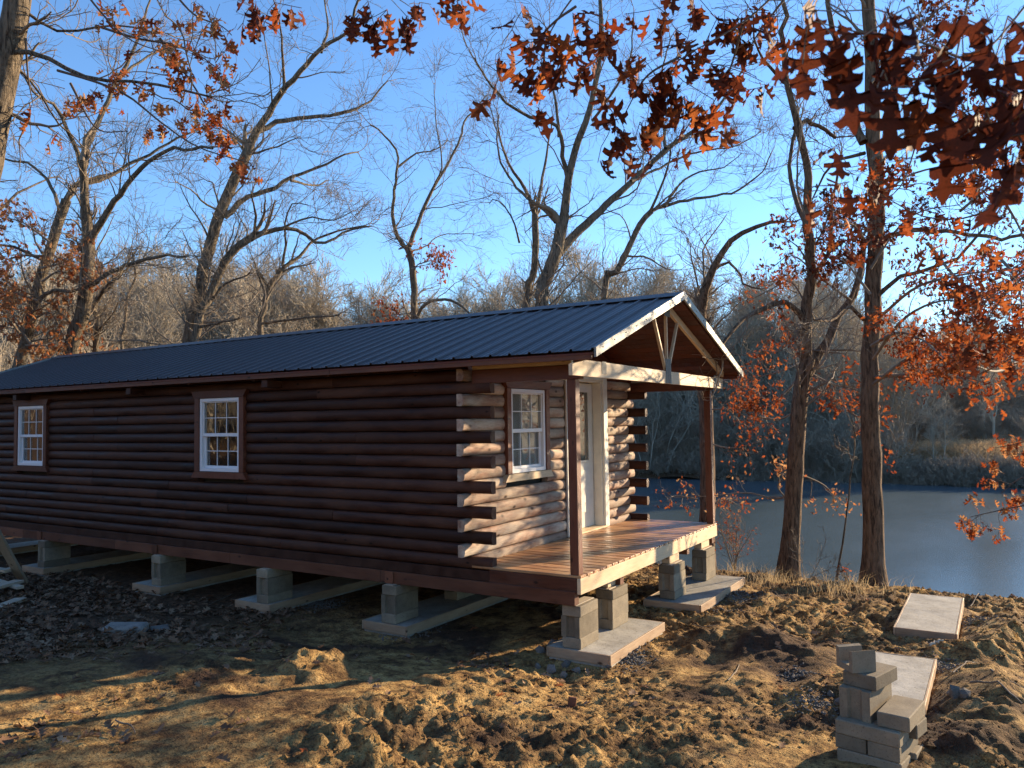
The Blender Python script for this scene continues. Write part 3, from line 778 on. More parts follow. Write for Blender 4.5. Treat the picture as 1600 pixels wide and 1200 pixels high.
blk('cap_block', cap, .17, .315, zb, .03, 'grey solid block behind a narrow dark gap, low on the right of the loose stack')
zb += .0925
blk('cap_block', cap, .10, .20, zb, q90, 'dark grey solid block end-on in the loose stack, right one of the dark pair')
blk('cap_block', cap, .298, .20, zb, q90-.01, 'dark grey solid block end-on in the loose stack, left one of the dark pair')
zb += .0925
blk('cap_block', cap, .195, .095, zb, 0, 'long pale grey solid block right under the hollow block of the loose stack')
blk('cap_block', cap, .150, .315, zb, -.04, 'solid block behind the long pale one in the loose stack, with a narrow gap')
zb += .0925
blk('cap_block', cap, .055, .235, zb, q90+.04, 'square-cornered solid block on the right step of the loose stack')
blk('hollow_block', hol, .276, .25, zb, q90-.03, 'hollow block standing with its recessed end to the camera in the loose stack')
zb += .191
blk('cap_block', rough_box(.33, .215, .0915, 'cap_block', ch=.006), .25, .27, zb, q90-.10, 'solid block balanced on the hollow block of the loose stack')
zb += .0925
ub = MB().prism([(-.088, 0), (.088, 0), (.088, .135), (.055, .13), (.052, .04), (-.052, .04), (-.055, .13), (-.088, .14)], 0, -.085, .085).mesh('channel_block')
blk('channel_block', ub, .315, .20, zb, .93, 'broken U-shaped block on the very top of the loose stack')
# grey paver lying on the leaves, left
p = on_ground(196, 988)
pz = hz(p[0], p[1])
tag(link('block', rough_box(.39, .21, .095, 'block', ch=.02), MAT['gravel'], None, (p[0], p[1], pz-.01), (.05, .03, -.95)), 'single grey concrete block lying among dead leaves in front of the cabin', 'block')
p = on_ground(250, 986)
tag(link('block', rough_box(.19, .14, .05, 'block', ch=.015), MAT['rock'], None, (p[0], p[1], hz(p[0], p[1])-.01), (.1, .0, -.5)), 'small dark block half sunk in the soil, right of the single grey block', 'block')

# lumber pile at the left edge
def plank(a, b, wd, th, lab, mt=None, up=(0, 0, 1)):
    o = beam('plank', a, b, wd, th, mt or MAT['graypine'], None, up=up)
    return tag(o, lab, 'plank', 'lumber pile at the left edge')
def L_(px, py, z): return on_z(px, py, z)
gz = -.62
plank(L_(-95, 985, -.60), L_(33, 936, -.60), .14, .038, 'pale plank lowest in front of the lumber pile at the left edge')
plank(L_(-110, 945, -.53), L_(30, 908, -.53), .15, .038, 'pale plank in the middle of the lumber pile at the left edge')
plank(L_(-60, 893, -.48), L_(32, 918, -.56), .09, .038, 'short broken plank crossing under the middle of the lumber pile')
plank(L_(-90, 915, -.47), L_(24, 888, -.46), .14, .038, 'whitish plank on top of the lumber pile at the left edge')
plank(L_(-60, 880, -.42), L_(12, 892, -.42), .09, .038, 'narrow board lying across the top of the lumber pile')
a = L_(36, 908, -.62); b = np.array(at(-30, 790, 9.35)); plank(a, b, .14, .038, 'weathered board leaning up from the lumber pile out of frame', up=tuple(-np.array(FW)))
# ------------------------------------------------------------------ rubble and gravel
def chunk(name, r, seed, mt, squash=.7):
    bm = bmesh.new(); bmesh.ops.create_icosphere(bm, subdivisions=1, radius=r); rr = random.Random(seed)
    for v in bm.verts: v.co *= rr.uniform(.62, 1.2); v.co.z *= squash
    me = bpy.data.meshes.new(name); bm.to_mesh(me); bm.free(); me.materials.append(mt); return me
RK = [chunk('rock', 1, i, MAT['rock']) for i in range(6)]
rocks = [(868, 1022, .085), (900, 1030, .06), (846, 1020, .05), (884, 1042, .05), (862, 1050, .045), (918, 1036, .06), (936, 1040, .04), (900, 1052, .04), (880, 1055, .035), (840, 1046, .03), (950, 1048, .035), (1003, 1008, .05), (997, 1020, .04), (1310, 1100, .05), (1298, 1088, .035), (1496, 1108, .06), (1508, 1112, .05), (1488, 1102, .03)]
for i, (px, py, r) in enumerate(rocks):
    r *= 1.25
    p = on_ground(px, py); z = hz(p[0], p[1])
    side_ = 'at the foot of the near porch slab' if px < 1200 else ('beside the loose block stack' if px < 1400 else 'in the dark soil right of the bare slab')
    o = link('rock', RK[i % 6], None, None, (p[0], p[1], z+r*.25), (random.uniform(0, 6), random.uniform(0, 6), random.uniform(0, 6))); o.scale = (r, r, r)
    tag(o, 'broken grey rock lying in the dirt '+side_, 'rock', 'broken grey rocks '+side_)
def scatter(name, mt, n, area, size, kind='stuff', base=0, flat=.7, zoff=.2, dens=None):
    """many small lumps in one mesh"""
    bm = bmesh.new(); bmesh.ops.create_icosphere(bm, subdivisions=1, radius=1); bm.verts.ensure_lookup_table()
    bv = np.array([v.co[:] for v in bm.verts]); bf = np.array([[v.index for v in f.verts] for f in bm.faces]); bm.free()
    P = area(n); n = len(P)
    s = rng.uniform(size[0], size[1], n)*rng.uniform(.4, 1, n)
    Z = height(P[:, 0], P[:, 1])+s*zoff
    jit = rng.uniform(.55, 1.25, (n, len(bv), 1)); v = bv[None]*jit*s[:, None, None]
    v = v*np.array([1, 1, flat]); a = rng.uniform(0, 6.28, n); c, sn = np.cos(a), np.sin(a)
    x = v[..., 0]*c[:, None]-v[..., 1]*sn[:, None]; y = v[..., 0]*sn[:, None]+v[..., 1]*c[:, None]
    V = np.stack([x+P[:, 0:1], y+P[:, 1:2], v[..., 2]+Z[:, None]], -1).reshape(-1, 3)
    F = (bf[None]+(np.arange(n)*len(bv))[:, None, None]).reshape(-1, 3)
    return tag(link(name, np_mesh(name, V, F, False), mt), kind=kind)
def yard_area(n):
    p = np.stack([rng.uniform(-5, 6, n*2), rng.uniform(-4.6, 5, n*2)], -1)
    d = fbm(p[:, 0], p[:, 1], 1.3, 2, 31)*1.6+.4+.35*(p[:, 0] > 1.5)-.7*(p[:, 1] > 2.2)
    return p[rng.uniform(0, 1, n*2) < d][:n]
scatter('soil_clods', MAT['soil'], 26000, yard_area, (.004, .017))
scatter('soil_clods', MAT['soil'], 900, yard_area, (.02, .05), zoff=-.1)
def gravel_area(n):
    cs = [(640, 985, .3, 600), (500, 945, .35, 600), (985, 1035, .22, 500), (1160, 935, .35, 900), (1530, 975, .4, 900), (1130, 960, .2, 200), (1460, 1050, .25, 500), (1270, 1100, .25, 400), (1240, 1050, .2, 200)]
    out = []
    for px, py, r, k in cs:
        c = on_ground(px, py); out.append(np.stack([c[0]+rng.normal(0, r*.8, k)*rng.uniform(.2, 1, k), c[1]+rng.normal(0, r*.42, k)], -1))
    return np.concatenate(out)
scatter('gravel', MAT['gravel'], 0, gravel_area, (.006, .018))

def stick(pts, r, lab, mt):
    C = []
    for px, py in pts:
        p = on_ground(px, py); C.append([p[0], p[1], hz(p[0], p[1])+r+random.uniform(0, .02)])
    C = np.array(C); L0 = C[0].copy(); Cr = C if len(C) > 2 else np.array([C[0], (C[0]+C[1])/2+[0, 0, .012], C[1]])
    t = np.linspace(0, 1, 9); Cq = np.stack([np.interp(t, np.linspace(0, 1, len(Cr)), Cr[:, k]) for k in range(3)], -1)+rng.normal(0, r*.5, (9, 3))
    V, F = tubes(Cq[None]-L0, np.linspace(r, r*.5, 9)[None], 6, .08)
    tag(link('stick', np_mesh('stick', V, F), mt, None, L0), lab, 'stick')
STICKS = [([(1138, 1072), (1150, 1060), (1156, 1042)], .006, 'short pale curved stick lying on the golden soil left of the loose block stack', 'twig'),
    ([(1080, 980), (1098, 990), (1125, 992)], .006, 'thin stick in the churned soil right of the near porch slab', 'twig'),
    ([(1490, 1072), (1512, 1058), (1528, 1050)], .006, 'thin pale stick on dark soil right of the bare slab', 'twig'),
    ([(1520, 1098), (1560, 1112), (1598, 1128)], .010, 'root-like stick crossing the dark soil at the right edge', 'twig'),
    ([(1548, 1085), (1575, 1092), (1600, 1090)], .008, 'thin root lying above the thicker one at the right edge', 'twig'),
    ([(1516, 948), (1530, 941), (1545, 930)], .008, 'dark stick poking over the bank beyond the farther bare slab', 'twig_dark'),
    ([(640, 1000), (625, 990), (600, 985)], .007, 'brown forked stick in shade left of the near porch pier', 'twig'),
    ([(180, 1130), (205, 1140), (212, 1150)], .006, 'curved twig among leaves at the lower left', 'twig'),
    ([(360, 930), (330, 945), (322, 950)], .006, 'thin stick on the shaded ground by the middle piers', 'twig'),
    ([(1455, 1030), (1475, 1027)], .014, 'stub of wooden stake at the far end of the bare slab behind the stack', 'graypine')]
# ------------------------------------------------------------------ leaves
def oak_leaf(seed, simple_=False):
    """pointed-lobed oak leaf, length 1 along +X, folded at the midrib and curled"""
    r_ = random.Random(seed)
    half = [(0, .012), (.16, .02), (.24, .13), (.20, .20), (.30, .17), (.36, .07), (.44, .10), (.46, .30), (.40, .37), (.54, .34), (.60, .22), (.62, .10), (.70, .11), (.76, .24), (.74, .30), (.86, .22), (.86, .10), (1.0, .02)]
    if simple_: half = [(0, .01), (.22, .03), (.26, .19), (.40, .08), (.50, .36), (.62, .11), (.78, .28), (1, .02)]
    mid = [0, .16, .24, .24, .30, .36, .44, .48, .48, .54, .60, .62, .70, .76, .78, .84, .86, 1.0]
    if simple_: mid = [0, .22, .28, .40, .50, .62, .76, 1]
    fold = r_.uniform(.15, .8); curl = r_.uniform(-1.1, 1.1); tw = r_.uniform(-.8, .8)
    V = []; F = []; n = len(half)
    def pos(x, y):
        yy = y*.86*(1+r_.uniform(-.12, .12)); z = abs(yy)*fold+.25*curl*(x-.5)**2*2+r_.uniform(-.012, .012); a = tw*(x-.3)
        return (x, yy*math.cos(a)-z*math.sin(a)*.6, z*math.cos(a)+yy*math.sin(a))
    for i in range(n): V.append(pos(mid[i], 0))
    for s in (1, -1):
        o = len(V)
        for i in range(n): V.append(pos(half[i][0], s*half[i][1]))
        for i in range(n-1): F.append((i, i+1, o+i+1, o+i) if s > 0 else (i+1, i, o+i, o+i+1))
    return np.array(V), np.array(F)
LV = [oak_leaf(i) for i in range(8)]; LS = [oak_leaf(i+50, True) for i in range(8)]
def leaf_meshes(mt):
    out = []
    for v, f in LV:
        me = np_mesh('leaf', v, f); me.materials.append(mt); out.append(me)
    return out
LM = {k: leaf_meshes(MAT[k]) for k in ('leaf_red', 'leaf_dark', 'leaf_tan')}
def rand_rot(n, droop=.5, g=None):
    g = g or rng
    a = g.uniform(0, 6.283, n); d = g.normal(-droop, .5, n); r_ = g.uniform(-3.14, 3.14, n)
    x = np.stack([np.cos(a)*np.cos(d), np.sin(a)*np.cos(d), np.sin(d)], -1)
    y = np.stack([-np.sin(a), np.cos(a), 0*a], -1); z = np.cross(x, y)
    c, s = np.cos(r_)[:, None], np.sin(r_)[:, None]
    return x, y*c+z*s, z*c-y*s
def leaf_mass(name, P, size, mt, parent=None, droop=.7, flat=False, meshes=None):
    """many leaves in one mesh; P (n,3)"""
    n = len(P); meshes = meshes or LS; Vs = []; Fs = []; o = 0
    x, y, z = rand_rot(n, droop)
    if flat:
        z = np.stack([rng.normal(0, .28, n), rng.normal(0, .28, n), np.ones(n)], -1); z /= np.linalg.norm(z, axis=1)[:, None]
        x = np.cross(z, rng.normal(0, 1, (n, 3))); x /= np.linalg.norm(x, axis=1)[:, None]; y = np.cross(z, x)
    s = rng.uniform(size*.6, size*1.15, n); w_ = rng.integers(0, len(meshes), n)
    for k, (v, f) in enumerate(meshes):
        m = w_ == k; c = m.sum()
        if c == 0: continue
        V = P[m][:, None]+s[m][:, None, None]*(v[None, :, 0:1]*x[m][:, None]+v[None, :, 1:2]*y[m][:, None]+v[None, :, 2:3]*z[m][:, None])
        Vs.append(V.reshape(-1, 3)); Fs.append((f[None]+(np.arange(c)*len(v))[:, None, None]+o).reshape(-1, 4)); o += c*len(v)
    o_ = link(name, np_mesh(name, np.concatenate(Vs), np.concatenate(Fs)), mt, parent)
    return tag(o_, kind='stuff')
# dead leaves on the ground, thick on the left
def litter_pts(n, x0, x1, y0, y1, f):
    p = np.stack([rng.uniform(x0, x1, n), rng.uniform(y0, y1, n)], -1); k = f(p[:, 0], p[:, 1]); p = p[rng.uniform(0, 1, n) < k]
    z = height(p[:, 0], p[:, 1])+.006+rng.uniform(0, .012, len(p)); return np.concatenate([p, z[:, None]], 1)
P = litter_pts(16000, -5.5, 0.2, .5, 12, lambda x, y: np.clip(sst(1.5, 4.5, y)*(.9)-.25+fbm(x, y, .8, 2, 66)*1.2, 0, 1))
leaf_mass('leaf_litter', P, .13, MAT['litter'], flat=True)
P = litter_pts(2400, -5, 5.5, -4.5, 4, lambda x, y: np.clip(.10+1.1*fbm(x, y, .9, 2, 67), 0, 1))
leaf_mass('leaf_litter', P, .11, MAT['litter'], flat=True)
P = litter_pts(240, -5, 5.5, -4.5, 4, lambda x, y: np.clip(.10+1.1*fbm(x, y, .9, 2, 68), 0, 1))
leaf_mass('fallen_russet_leaves', P, .11, MAT['leaf_tan'], flat=True)

# ------------------------------------------------------------------ branching
def resample(pts, n):
    pts = np.asarray(pts, float)
    if len(pts) > 2:        # Catmull-Rom through the traced points
        q = np.vstack([2*pts[0]-pts[1], pts, 2*pts[-1]-pts[-2]]); out = []
        for i in range(1, len(q)-2):
            for t in np.linspace(0, 1, 8, endpoint=False):
                a, b, c, d = q[i-1], q[i], q[i+1], q[i+2]
                out.append(.5*((2*b)+(-a+c)*t+(2*a-5*b+4*c-d)*t*t+(-a+3*b-3*c+d)*t**3))
        out.append(pts[-1]); pts = np.array(out)
    s = np.concatenate([[0], np.cumsum(np.linalg.norm(np.diff(pts, axis=0), axis=1))]); t = np.linspace(0, s[-1], n)
    return np.stack([np.interp(t, s, pts[:, k]) for k in range(3)], -1)
def tubes(P, Rr, sides, wob=0):
    """P (m,n,3) R (m,n) -> V, F"""
    m, n, _ = P.shape
    T = np.gradient(P, axis=1); T /= np.linalg.norm(T, axis=2, keepdims=True)+1e-9
    d = P[:, -1]-P[:, 0]; d /= np.linalg.norm(d, axis=1, keepdims=True)+1e-9
    ref = np.where(np.abs(d[:, 2:3]) > .75, np.array([[1., 0, 0]]), np.array([[0, 0, 1.]]))
    A = np.cross(T, ref[:, None]); A /= np.linalg.norm(A, axis=2, keepdims=True)+1e-9; B = np.cross(T, A)
    th = np.arange(sides)/sides*2*np.pi
    rr = Rr[:, :, None]*(1+(rng.normal(0, wob, (m, n, sides)) if wob else 0))
    V = P[:, :, None]+rr[..., None]*(np.cos(th)[None, None, :, None]*A[:, :, None]+np.sin(th)[None, None, :, None]*B[:, :, None])
    i = np.arange(m*n*sides).reshape(m, n, sides); j = np.roll(i, -1, axis=2)
    F = np.stack([i[:, :-1], i[:, 1:], j[:, 1:], j[:, :-1]], -1).reshape(-1, 4)
    return V.reshape(-1, 3), F
def merge(L_):
    V = []; F = []; o = 0
    for v, f in L_: V.append(v); F.append(f+o); o += len(v)
    return np.concatenate(V), np.concatenate(F)
def grow(P, Rr, k, t0, t1, ln, ang, n, up=.15, wob=.22, rf=.62, g=None, taper=.3, rmin=.0015, out=None):
    """k children on each of the m parents"""
    g = g or rng
    m, pn, _ = P.shape; t = g.uniform(t0, t1, (m, k)); ti = t*(pn-1); i0 = np.minimum(ti.astype(int), pn-2); fr = ti-i0
    mi = np.arange(m)[:, None]
    p = P[mi, i0]*(1-fr[..., None])+P[mi, i0+1]*fr[..., None]; tg = P[mi, i0+1]-P[mi, i0]
    r0 = (Rr[mi, i0]*(1-fr)+Rr[mi, i0+1]*fr)*rf*g.uniform(.6, 1, (m, k))
    p = p.reshape(-1, 3); tg = tg.reshape(-1, 3); tg /= np.linalg.norm(tg, axis=1, keepdims=True)+1e-9; r0 = r0.ravel()
    q = g.normal(0, 1, (m*k, 3)); q -= (q*tg).sum(1, keepdims=True)*tg; q /= np.linalg.norm(q, axis=1, keepdims=True)+1e-9
    a = g.normal(ang, .25, (m*k, 1)); d = np.cos(a)*tg+np.sin(a)*q; d[:, 2] += up; 
    if out is not None: d += out*.25
    d /= np.linalg.norm(d, axis=1, keepdims=True)
    Lm = (np.asarray(ln)*np.ones(m)).repeat(k)*g.uniform(.5, 1.15, m*k)*(1.15-.5*t.ravel())
    C = np.empty((m*k, n, 3)); C[:, 0] = p
    for s in range(1, n):
        d = d+g.normal(0, wob, (m*k, 3)); d[:, 2] += up*.25; d /= np.linalg.norm(d, axis=1, keepdims=True); C[:, s] = C[:, s-1]+d*(Lm/(n-1))[:, None]
    R2 = np.maximum(r0[:, None]*np.linspace(1, taper, n)[None], rmin)
    return C, R2

for a_, r_, lb_, m_ in STICKS: stick(a_, r_, lb_, MAT[m_])
_p = on_ground(893, 1103)
tag(MB().box(-.018, .018, -.03, .03, -.02, .07, .004).build('wood_scrap', MAT['runner'], None, loc=(_p[0], _p[1], hz(_p[0], _p[1])), rot=(.18, .12, .7)), 'small upright brown stub of wood stuck in the lit soil at bottom centre', 'wood scrap')
# ------------------------------------------------------------------ the big trees, limb by limb
def tree(name, lab, D, limbs, mt, d_r=1.0, k1=7, l1=1.9, lv=3, group=None, base=None, twig='twig', leaves=None, cat='tree', k2=6, k3=5):
    """limbs: list of (pixel points, radius at start, radius at end, depth drift at the end); the first is the trunk"""
    base_pt = None; P0 = []
    for li, (pts, r0, r1, dd) in enumerate(limbs):
        n = len(pts)
        w3 = [at(px, py, D+dd*(i/(n-1))+(pt[2] if len(pt) > 2 else 0)) for i, pt in enumerate(pts) for px, py in [pt[:2]]]
        if li == 0:
            a, b = w3[0], w3[1]; g_ = hz(a[0], a[1])
            if a[2] > g_+.15:
                dr_ = (a-b); dr_ /= np.linalg.norm(dr_); dr_[:2] *= .35
                s = (a[2]-g_+.25)/max(-dr_[2], .2); w3 = [a+dr_*s]+w3
            base_pt = w3[0].copy()
        P0.append((np.array(w3), r0, r1))
    gz_ = hz(base_pt[0], base_pt[1])
    t = empty(name, (base_pt[0], base_pt[1], gz_), label=lab, cat=cat, **({'group': group} if group else {}))
    inv = Matrix.Translation((-base_pt[0], -base_pt[1], -gz_))
    # each traced limb is a part; its fine branching goes to one twigs part
    par = []
    for li, (w3, r0, r1) in enumerate(P0):
        ln = np.linalg.norm(np.diff(w3, axis=0), axis=1).sum(); n = max(8, int(ln/.22)); C = resample(w3, n)
        jit = np.cumsum(rng.normal(0, .012, (n, 3)), axis=0); jit *= np.sin(np.linspace(0, np.pi, n))[:, None]; C = C+jit*(ln/6)+(rng.normal(0, .014*min(1, r0/.06), (n, 3)) if r0 < .13 else 0)
        rad = .84*(r0+(r1-r0)*np.linspace(0, 1, n)**.8)
        if li == 0:
            h_ = C[:, 2]-gz_; rad = rad*(1+.55*np.exp(-np.clip(h_, 0, 9)/.28))
            big_ = max(r0, .05)
        V, F = tubes(C[None], rad[None], 18 if r0 > .1 else 12 if r0 > .06 else 8, .022)
        link('trunk' if li == 0 else 'limb', np_mesh('limb', V, F), mt, t, inv=inv)
        par.append((C, rad, ln))
    out1 = []
    tw = []
    for li, (C, rad, ln) in enumerate(par):
        k = max(3, int(k1*min(ln, 7)/4.)); t0 = .45 if li == 0 else .15
        # keep branches off the low bole
        if li == 0:
            hh = C[:, 2]; t0 = max(.45, float(np.argmax(hh > gz_+3.5))/len(C)) if (hh > gz_+3.5).any() else .7
        a = grow(C[None], rad[None], k, t0, .99, min(l1, ln*.6), .85, 9, .2, .20, .34, rmin=.006)
        a[1][:] = np.minimum(a[1], .026*np.linspace(1, .3, 9)[None])
        tip = grow(C[None], rad[None], 2, .97, 1.0, l1*.8, .35, 9, .1, .2, .8)
        c1 = (np.concatenate([a[0], tip[0]]), np.concatenate([a[1], tip[1]])); tw.append(tubes(*c1, 5))
        c2 = grow(*c1, k2, .2, 1, l1*.48, .75, 6, .15, .26, .55, rmin=.004); tw.append(tubes(*c2, 4))
        c3 = grow(*c2, k3, .2, 1, l1*.24, .7, 4, .1, .3, .6, rmin=.0022); tw.append(tubes(*c3, 3))
        if lv > 3:
            c4 = grow(*c3, 3, .3, 1, l1*.13, .7, 3, .05, .3, .7, rmin=.002); tw.append(tubes(*c4, 3)); out1.append(c4[0][:, -1])
        out1.append(c3[0][:, -1])
    V, F = merge(tw); o = link('twigs', np_mesh('twigs', V, F), MAT[twig], t, inv=inv); tag(o, kind='stuff')
    if leaves:
        cnt, lm, size, boxes = leaves
        A = np.concatenate(out1)
        if cnt: 
            A = A[rng.integers(0, len(A), cnt)]+rng.normal(0, .05, (cnt, 3)); o = leaf_mass('leaves', A, size, MAT[lm], t); o.matrix_parent_inverse = inv
    return t, inv
def spray(t, inv, D, paths, mt_leaf, size, nleaf, r0=.02, l1=.7, k1=9, tw='twig', spread=.06, mt=None, droop=.7, up=.02, dd=.0):
    """leafy side boughs that belong to tree t: traced paths, twigs and a mass of leaves"""
    tws = []; ends = []
    for pts in paths:
        n = len(pts); dv = rng.uniform(-.6, .6) if dd == 0 else dd
        w3 = np.array([at(p[0], p[1], D+dv*(i/(n-1))+(p[2] if len(p) > 2 else 0)) for i, p in enumerate(pts)])
        C = resample(w3, 14); rad = np.linspace(r0, r0*.25, 14); tws.append(tubes(C[None], rad[None], 6))
        c1 = grow(C[None], rad[None], k1, .2, 1, l1, .8, 7, up, .22, .6); tws.append(tubes(*c1, 4))
        c2 = grow(*c1, 5, .2, 1, l1*.45, .7, 5, up, .25, .6); tws.append(tubes(*c2, 3))
        ends += [c2[0][:, 2], c2[0][:, -1], c1[0][:, -1], c2[0][:, 3]]
    V, F = merge(tws); o = link('leafy_bough', np_mesh('leafy_bough', V, F), mt or MAT[tw], t, inv=inv); tag(o, kind='stuff')
    A = np.concatenate(ends); k = rng.integers(0, len(A), nleaf); A = A[k]+rng.normal(0, spread, (nleaf, 3))
    o = leaf_mass('leaves', A, size, MAT[mt_leaf], t, droop); o.matrix_parent_inverse = inv
    return A
BK_, BR_ = MAT['bark'], MAT['bark_red']
# right-hand oaks at the bank
tA = tree('oak_tree', 'forked oak at the pond edge with russet leaves, left of the two nearest trunks', 11.9, [
    ([(1231, 912), (1238, 790), (1246, 680), (1254, 600), (1262, 560)], .165, .13, 0),
    ([(1260, 570), (1259, 500), (1263, 430), (1258, 360), (1256, 270), (1240, 190), (1226, 120), (1222, 60), (1228, 0)], .115, .035, -.6),
    ([(1262, 590), (1285, 540), (1312, 490), (1340, 440), (1352, 380)], .10, .05, .8),
    ([(1260, 505), (1235, 475), (1205, 477), (1175, 490), (1148, 512), (1120, 545)], .06, .025, -1.4),
    ([(1240, 200), (1262, 190), (1290, 205), (1306, 215)], .05, .03, .2),
    ([(1225, 130), (1195, 95), (1180, 60), (1178, 20)], .035, .012, -.8),
    ([(1258, 350), (1238, 300), (1232, 240), (1245, 200)], .045, .03, .6),
    ([(1262, 440), (1292, 400), (1300, 330), (1312, 250)], .05, .02, 1.0)], BR_, k1=6, l1=1.4)
tB = tree('oak_tree', 'tall straight oak at the pond edge, nearest of the trunks right of the porch', 11.3, [
    ([(1365, 930), (1364, 800), (1362, 700), (1358, 600), (1356, 500), (1354, 400), (1352, 300), (1353, 200), (1356, 100), (1352, 0), (1350, -120)], .175, .10, .2),
    ([(1347, 225), (1332, 170), (1318, 110), (1306, 60), (1296, 20), (1290, -60)], .075, .035, .9),
    ([(1370, 592), (1395, 585), (1425, 588), (1470, 580), (1510, 575)], .05, .02, 1.2),
    ([(1350, 500), (1325, 480), (1300, 500), (1270, 500)], .035, .015, -1.2),
    ([(1362, 380), (1400, 365), (1450, 360), (1500, 366), (1560, 372), (1610, 366)], .05, .03, 1.4),
    ([(1360, 130), (1400, 120), (1440, 125), (1500, 112), (1560, 60)], .04, .012, 1.6),
    ([(1362, 470), (1410, 430), (1450, 420), (1500, 400), (1560, 330)], .045, .015, -1.0),
    ([(1350, 240), (1310, 250), (1285, 280), (1262, 330)], .035, .012, 1.5)], BR_, k1=6, l1=1.4)
spray(*tA, 12.9, [[(1262, 560, .5), (1220, 580), (1180, 590), (1155, 600)], [(1262, 570), (1230, 610), (1190, 640), (1175, 625)], [(1255, 600), (1300, 620, -.5), (1345, 655, -1), (1385, 665, -1.3), (1400, 690, -1.3)],
               [(1260, 580), (1300, 600, -.6), (1340, 610, -1), (1370, 640, -1)], [(1250, 640), (1215, 655), (1180, 650), (1150, 640)]], 'leaf_red', .095, 900, .022, .62, 8)
spray(*tA, 11.9, [[(1262, 480), (1235, 440), (1200, 455), (1170, 470)], [(1270, 430), (1250, 390), (1225, 370)], [(1265, 400), (1290, 350), (1300, 300)], [(1330, 470), (1290, 440), (1240, 400), (1210, 415)],
               [(1262, 460), (1300, 420), (1330, 400), (1330, 340)], [(1262, 500), (1240, 520), (1225, 500)]], 'leaf_red', .095, 800, .02, .6, 7)
spray(*tA, 12.4, [[(1245, 760), (1215, 780), (1170, 770), (1110, 775), (1050, 778)], [(1248, 740), (1290, 760), (1310, 790)], [(1240, 790), (1215, 760), (1235, 745)]], 'leaf_tan', .08, 210, .016, .5, 7)
spray(*tB, 11.0, [[(1365, 600), (1420, 560), (1480, 545), (1560, 530), (1640, 520)], [(1365, 560), (1410, 500), (1470, 470), (1530, 480)], [(1360, 590, .4), (1430, 585), (1510, 590), (1580, 560)], [(1370, 500), (1430, 450), (1500, 430), (1580, 420)],
               [(1450, 380), (1500, 440), (1560, 470), (1620, 480)], [(1362, 540), (1400, 520), (1440, 530), (1475, 560)], [(1560, 400), (1590, 440), (1600, 520)], [(1600, 560), (1560, 580), (1520, 570)]], 'leaf_red', .085, 3000, .024, .66, 9, dd=-3.2)
spray(*tB, 11.0, [[(1360, 420), (1400, 360), (1440, 330), (1500, 320)], [(1355, 380), (1330, 350), (1300, 360)], [(1362, 330), (1410, 280), (1470, 260), (1540, 250)], [(1362, 250), (1410, 210), (1470, 190), (1530, 170), (1600, 180)],
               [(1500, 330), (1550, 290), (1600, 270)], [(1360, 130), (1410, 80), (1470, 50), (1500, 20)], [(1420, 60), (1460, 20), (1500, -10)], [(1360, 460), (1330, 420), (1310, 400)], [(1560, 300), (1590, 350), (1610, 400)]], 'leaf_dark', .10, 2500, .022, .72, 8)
tC = tree('oak_tree', 'oak trunk standing directly behind the far porch post', 14.3, [
    ([(1103, 815), (1101, 720), (1099, 620), (1095, 540), (1094, 490)], .185, .13, 0),
    ([(1094, 495), (1104, 440), (1125, 400), (1150, 368), (1185, 352), (1225, 346)], .12, .03, -.6),
    ([(1094, 490), (1092, 450), (1082, 410), (1078, 380)], .035, .01, .4),
    ([(1112, 425), (1135, 410), (1155, 425), (1165, 445), (1190, 452)], .04, .015, -.6),
    ([(1108, 500), (1060, 462), (1010, 466), (975, 480)], .05, .02, 1.5)], BR_, k1=6, l1=1.5)
spray(*tC, 13.6, [[(1100, 640), (1140, 640), (1165, 650), (1190, 645)], [(1100, 600), (1150, 590), (1190, 575)], [(1100, 690), (1140, 700), (1190, 690)], [(1100, 800), (1130, 780), (1155, 790)], [(1090, 780), (1060, 775), (1040, 778)]], 'leaf_red', .08, 260, .018, .5, 7)
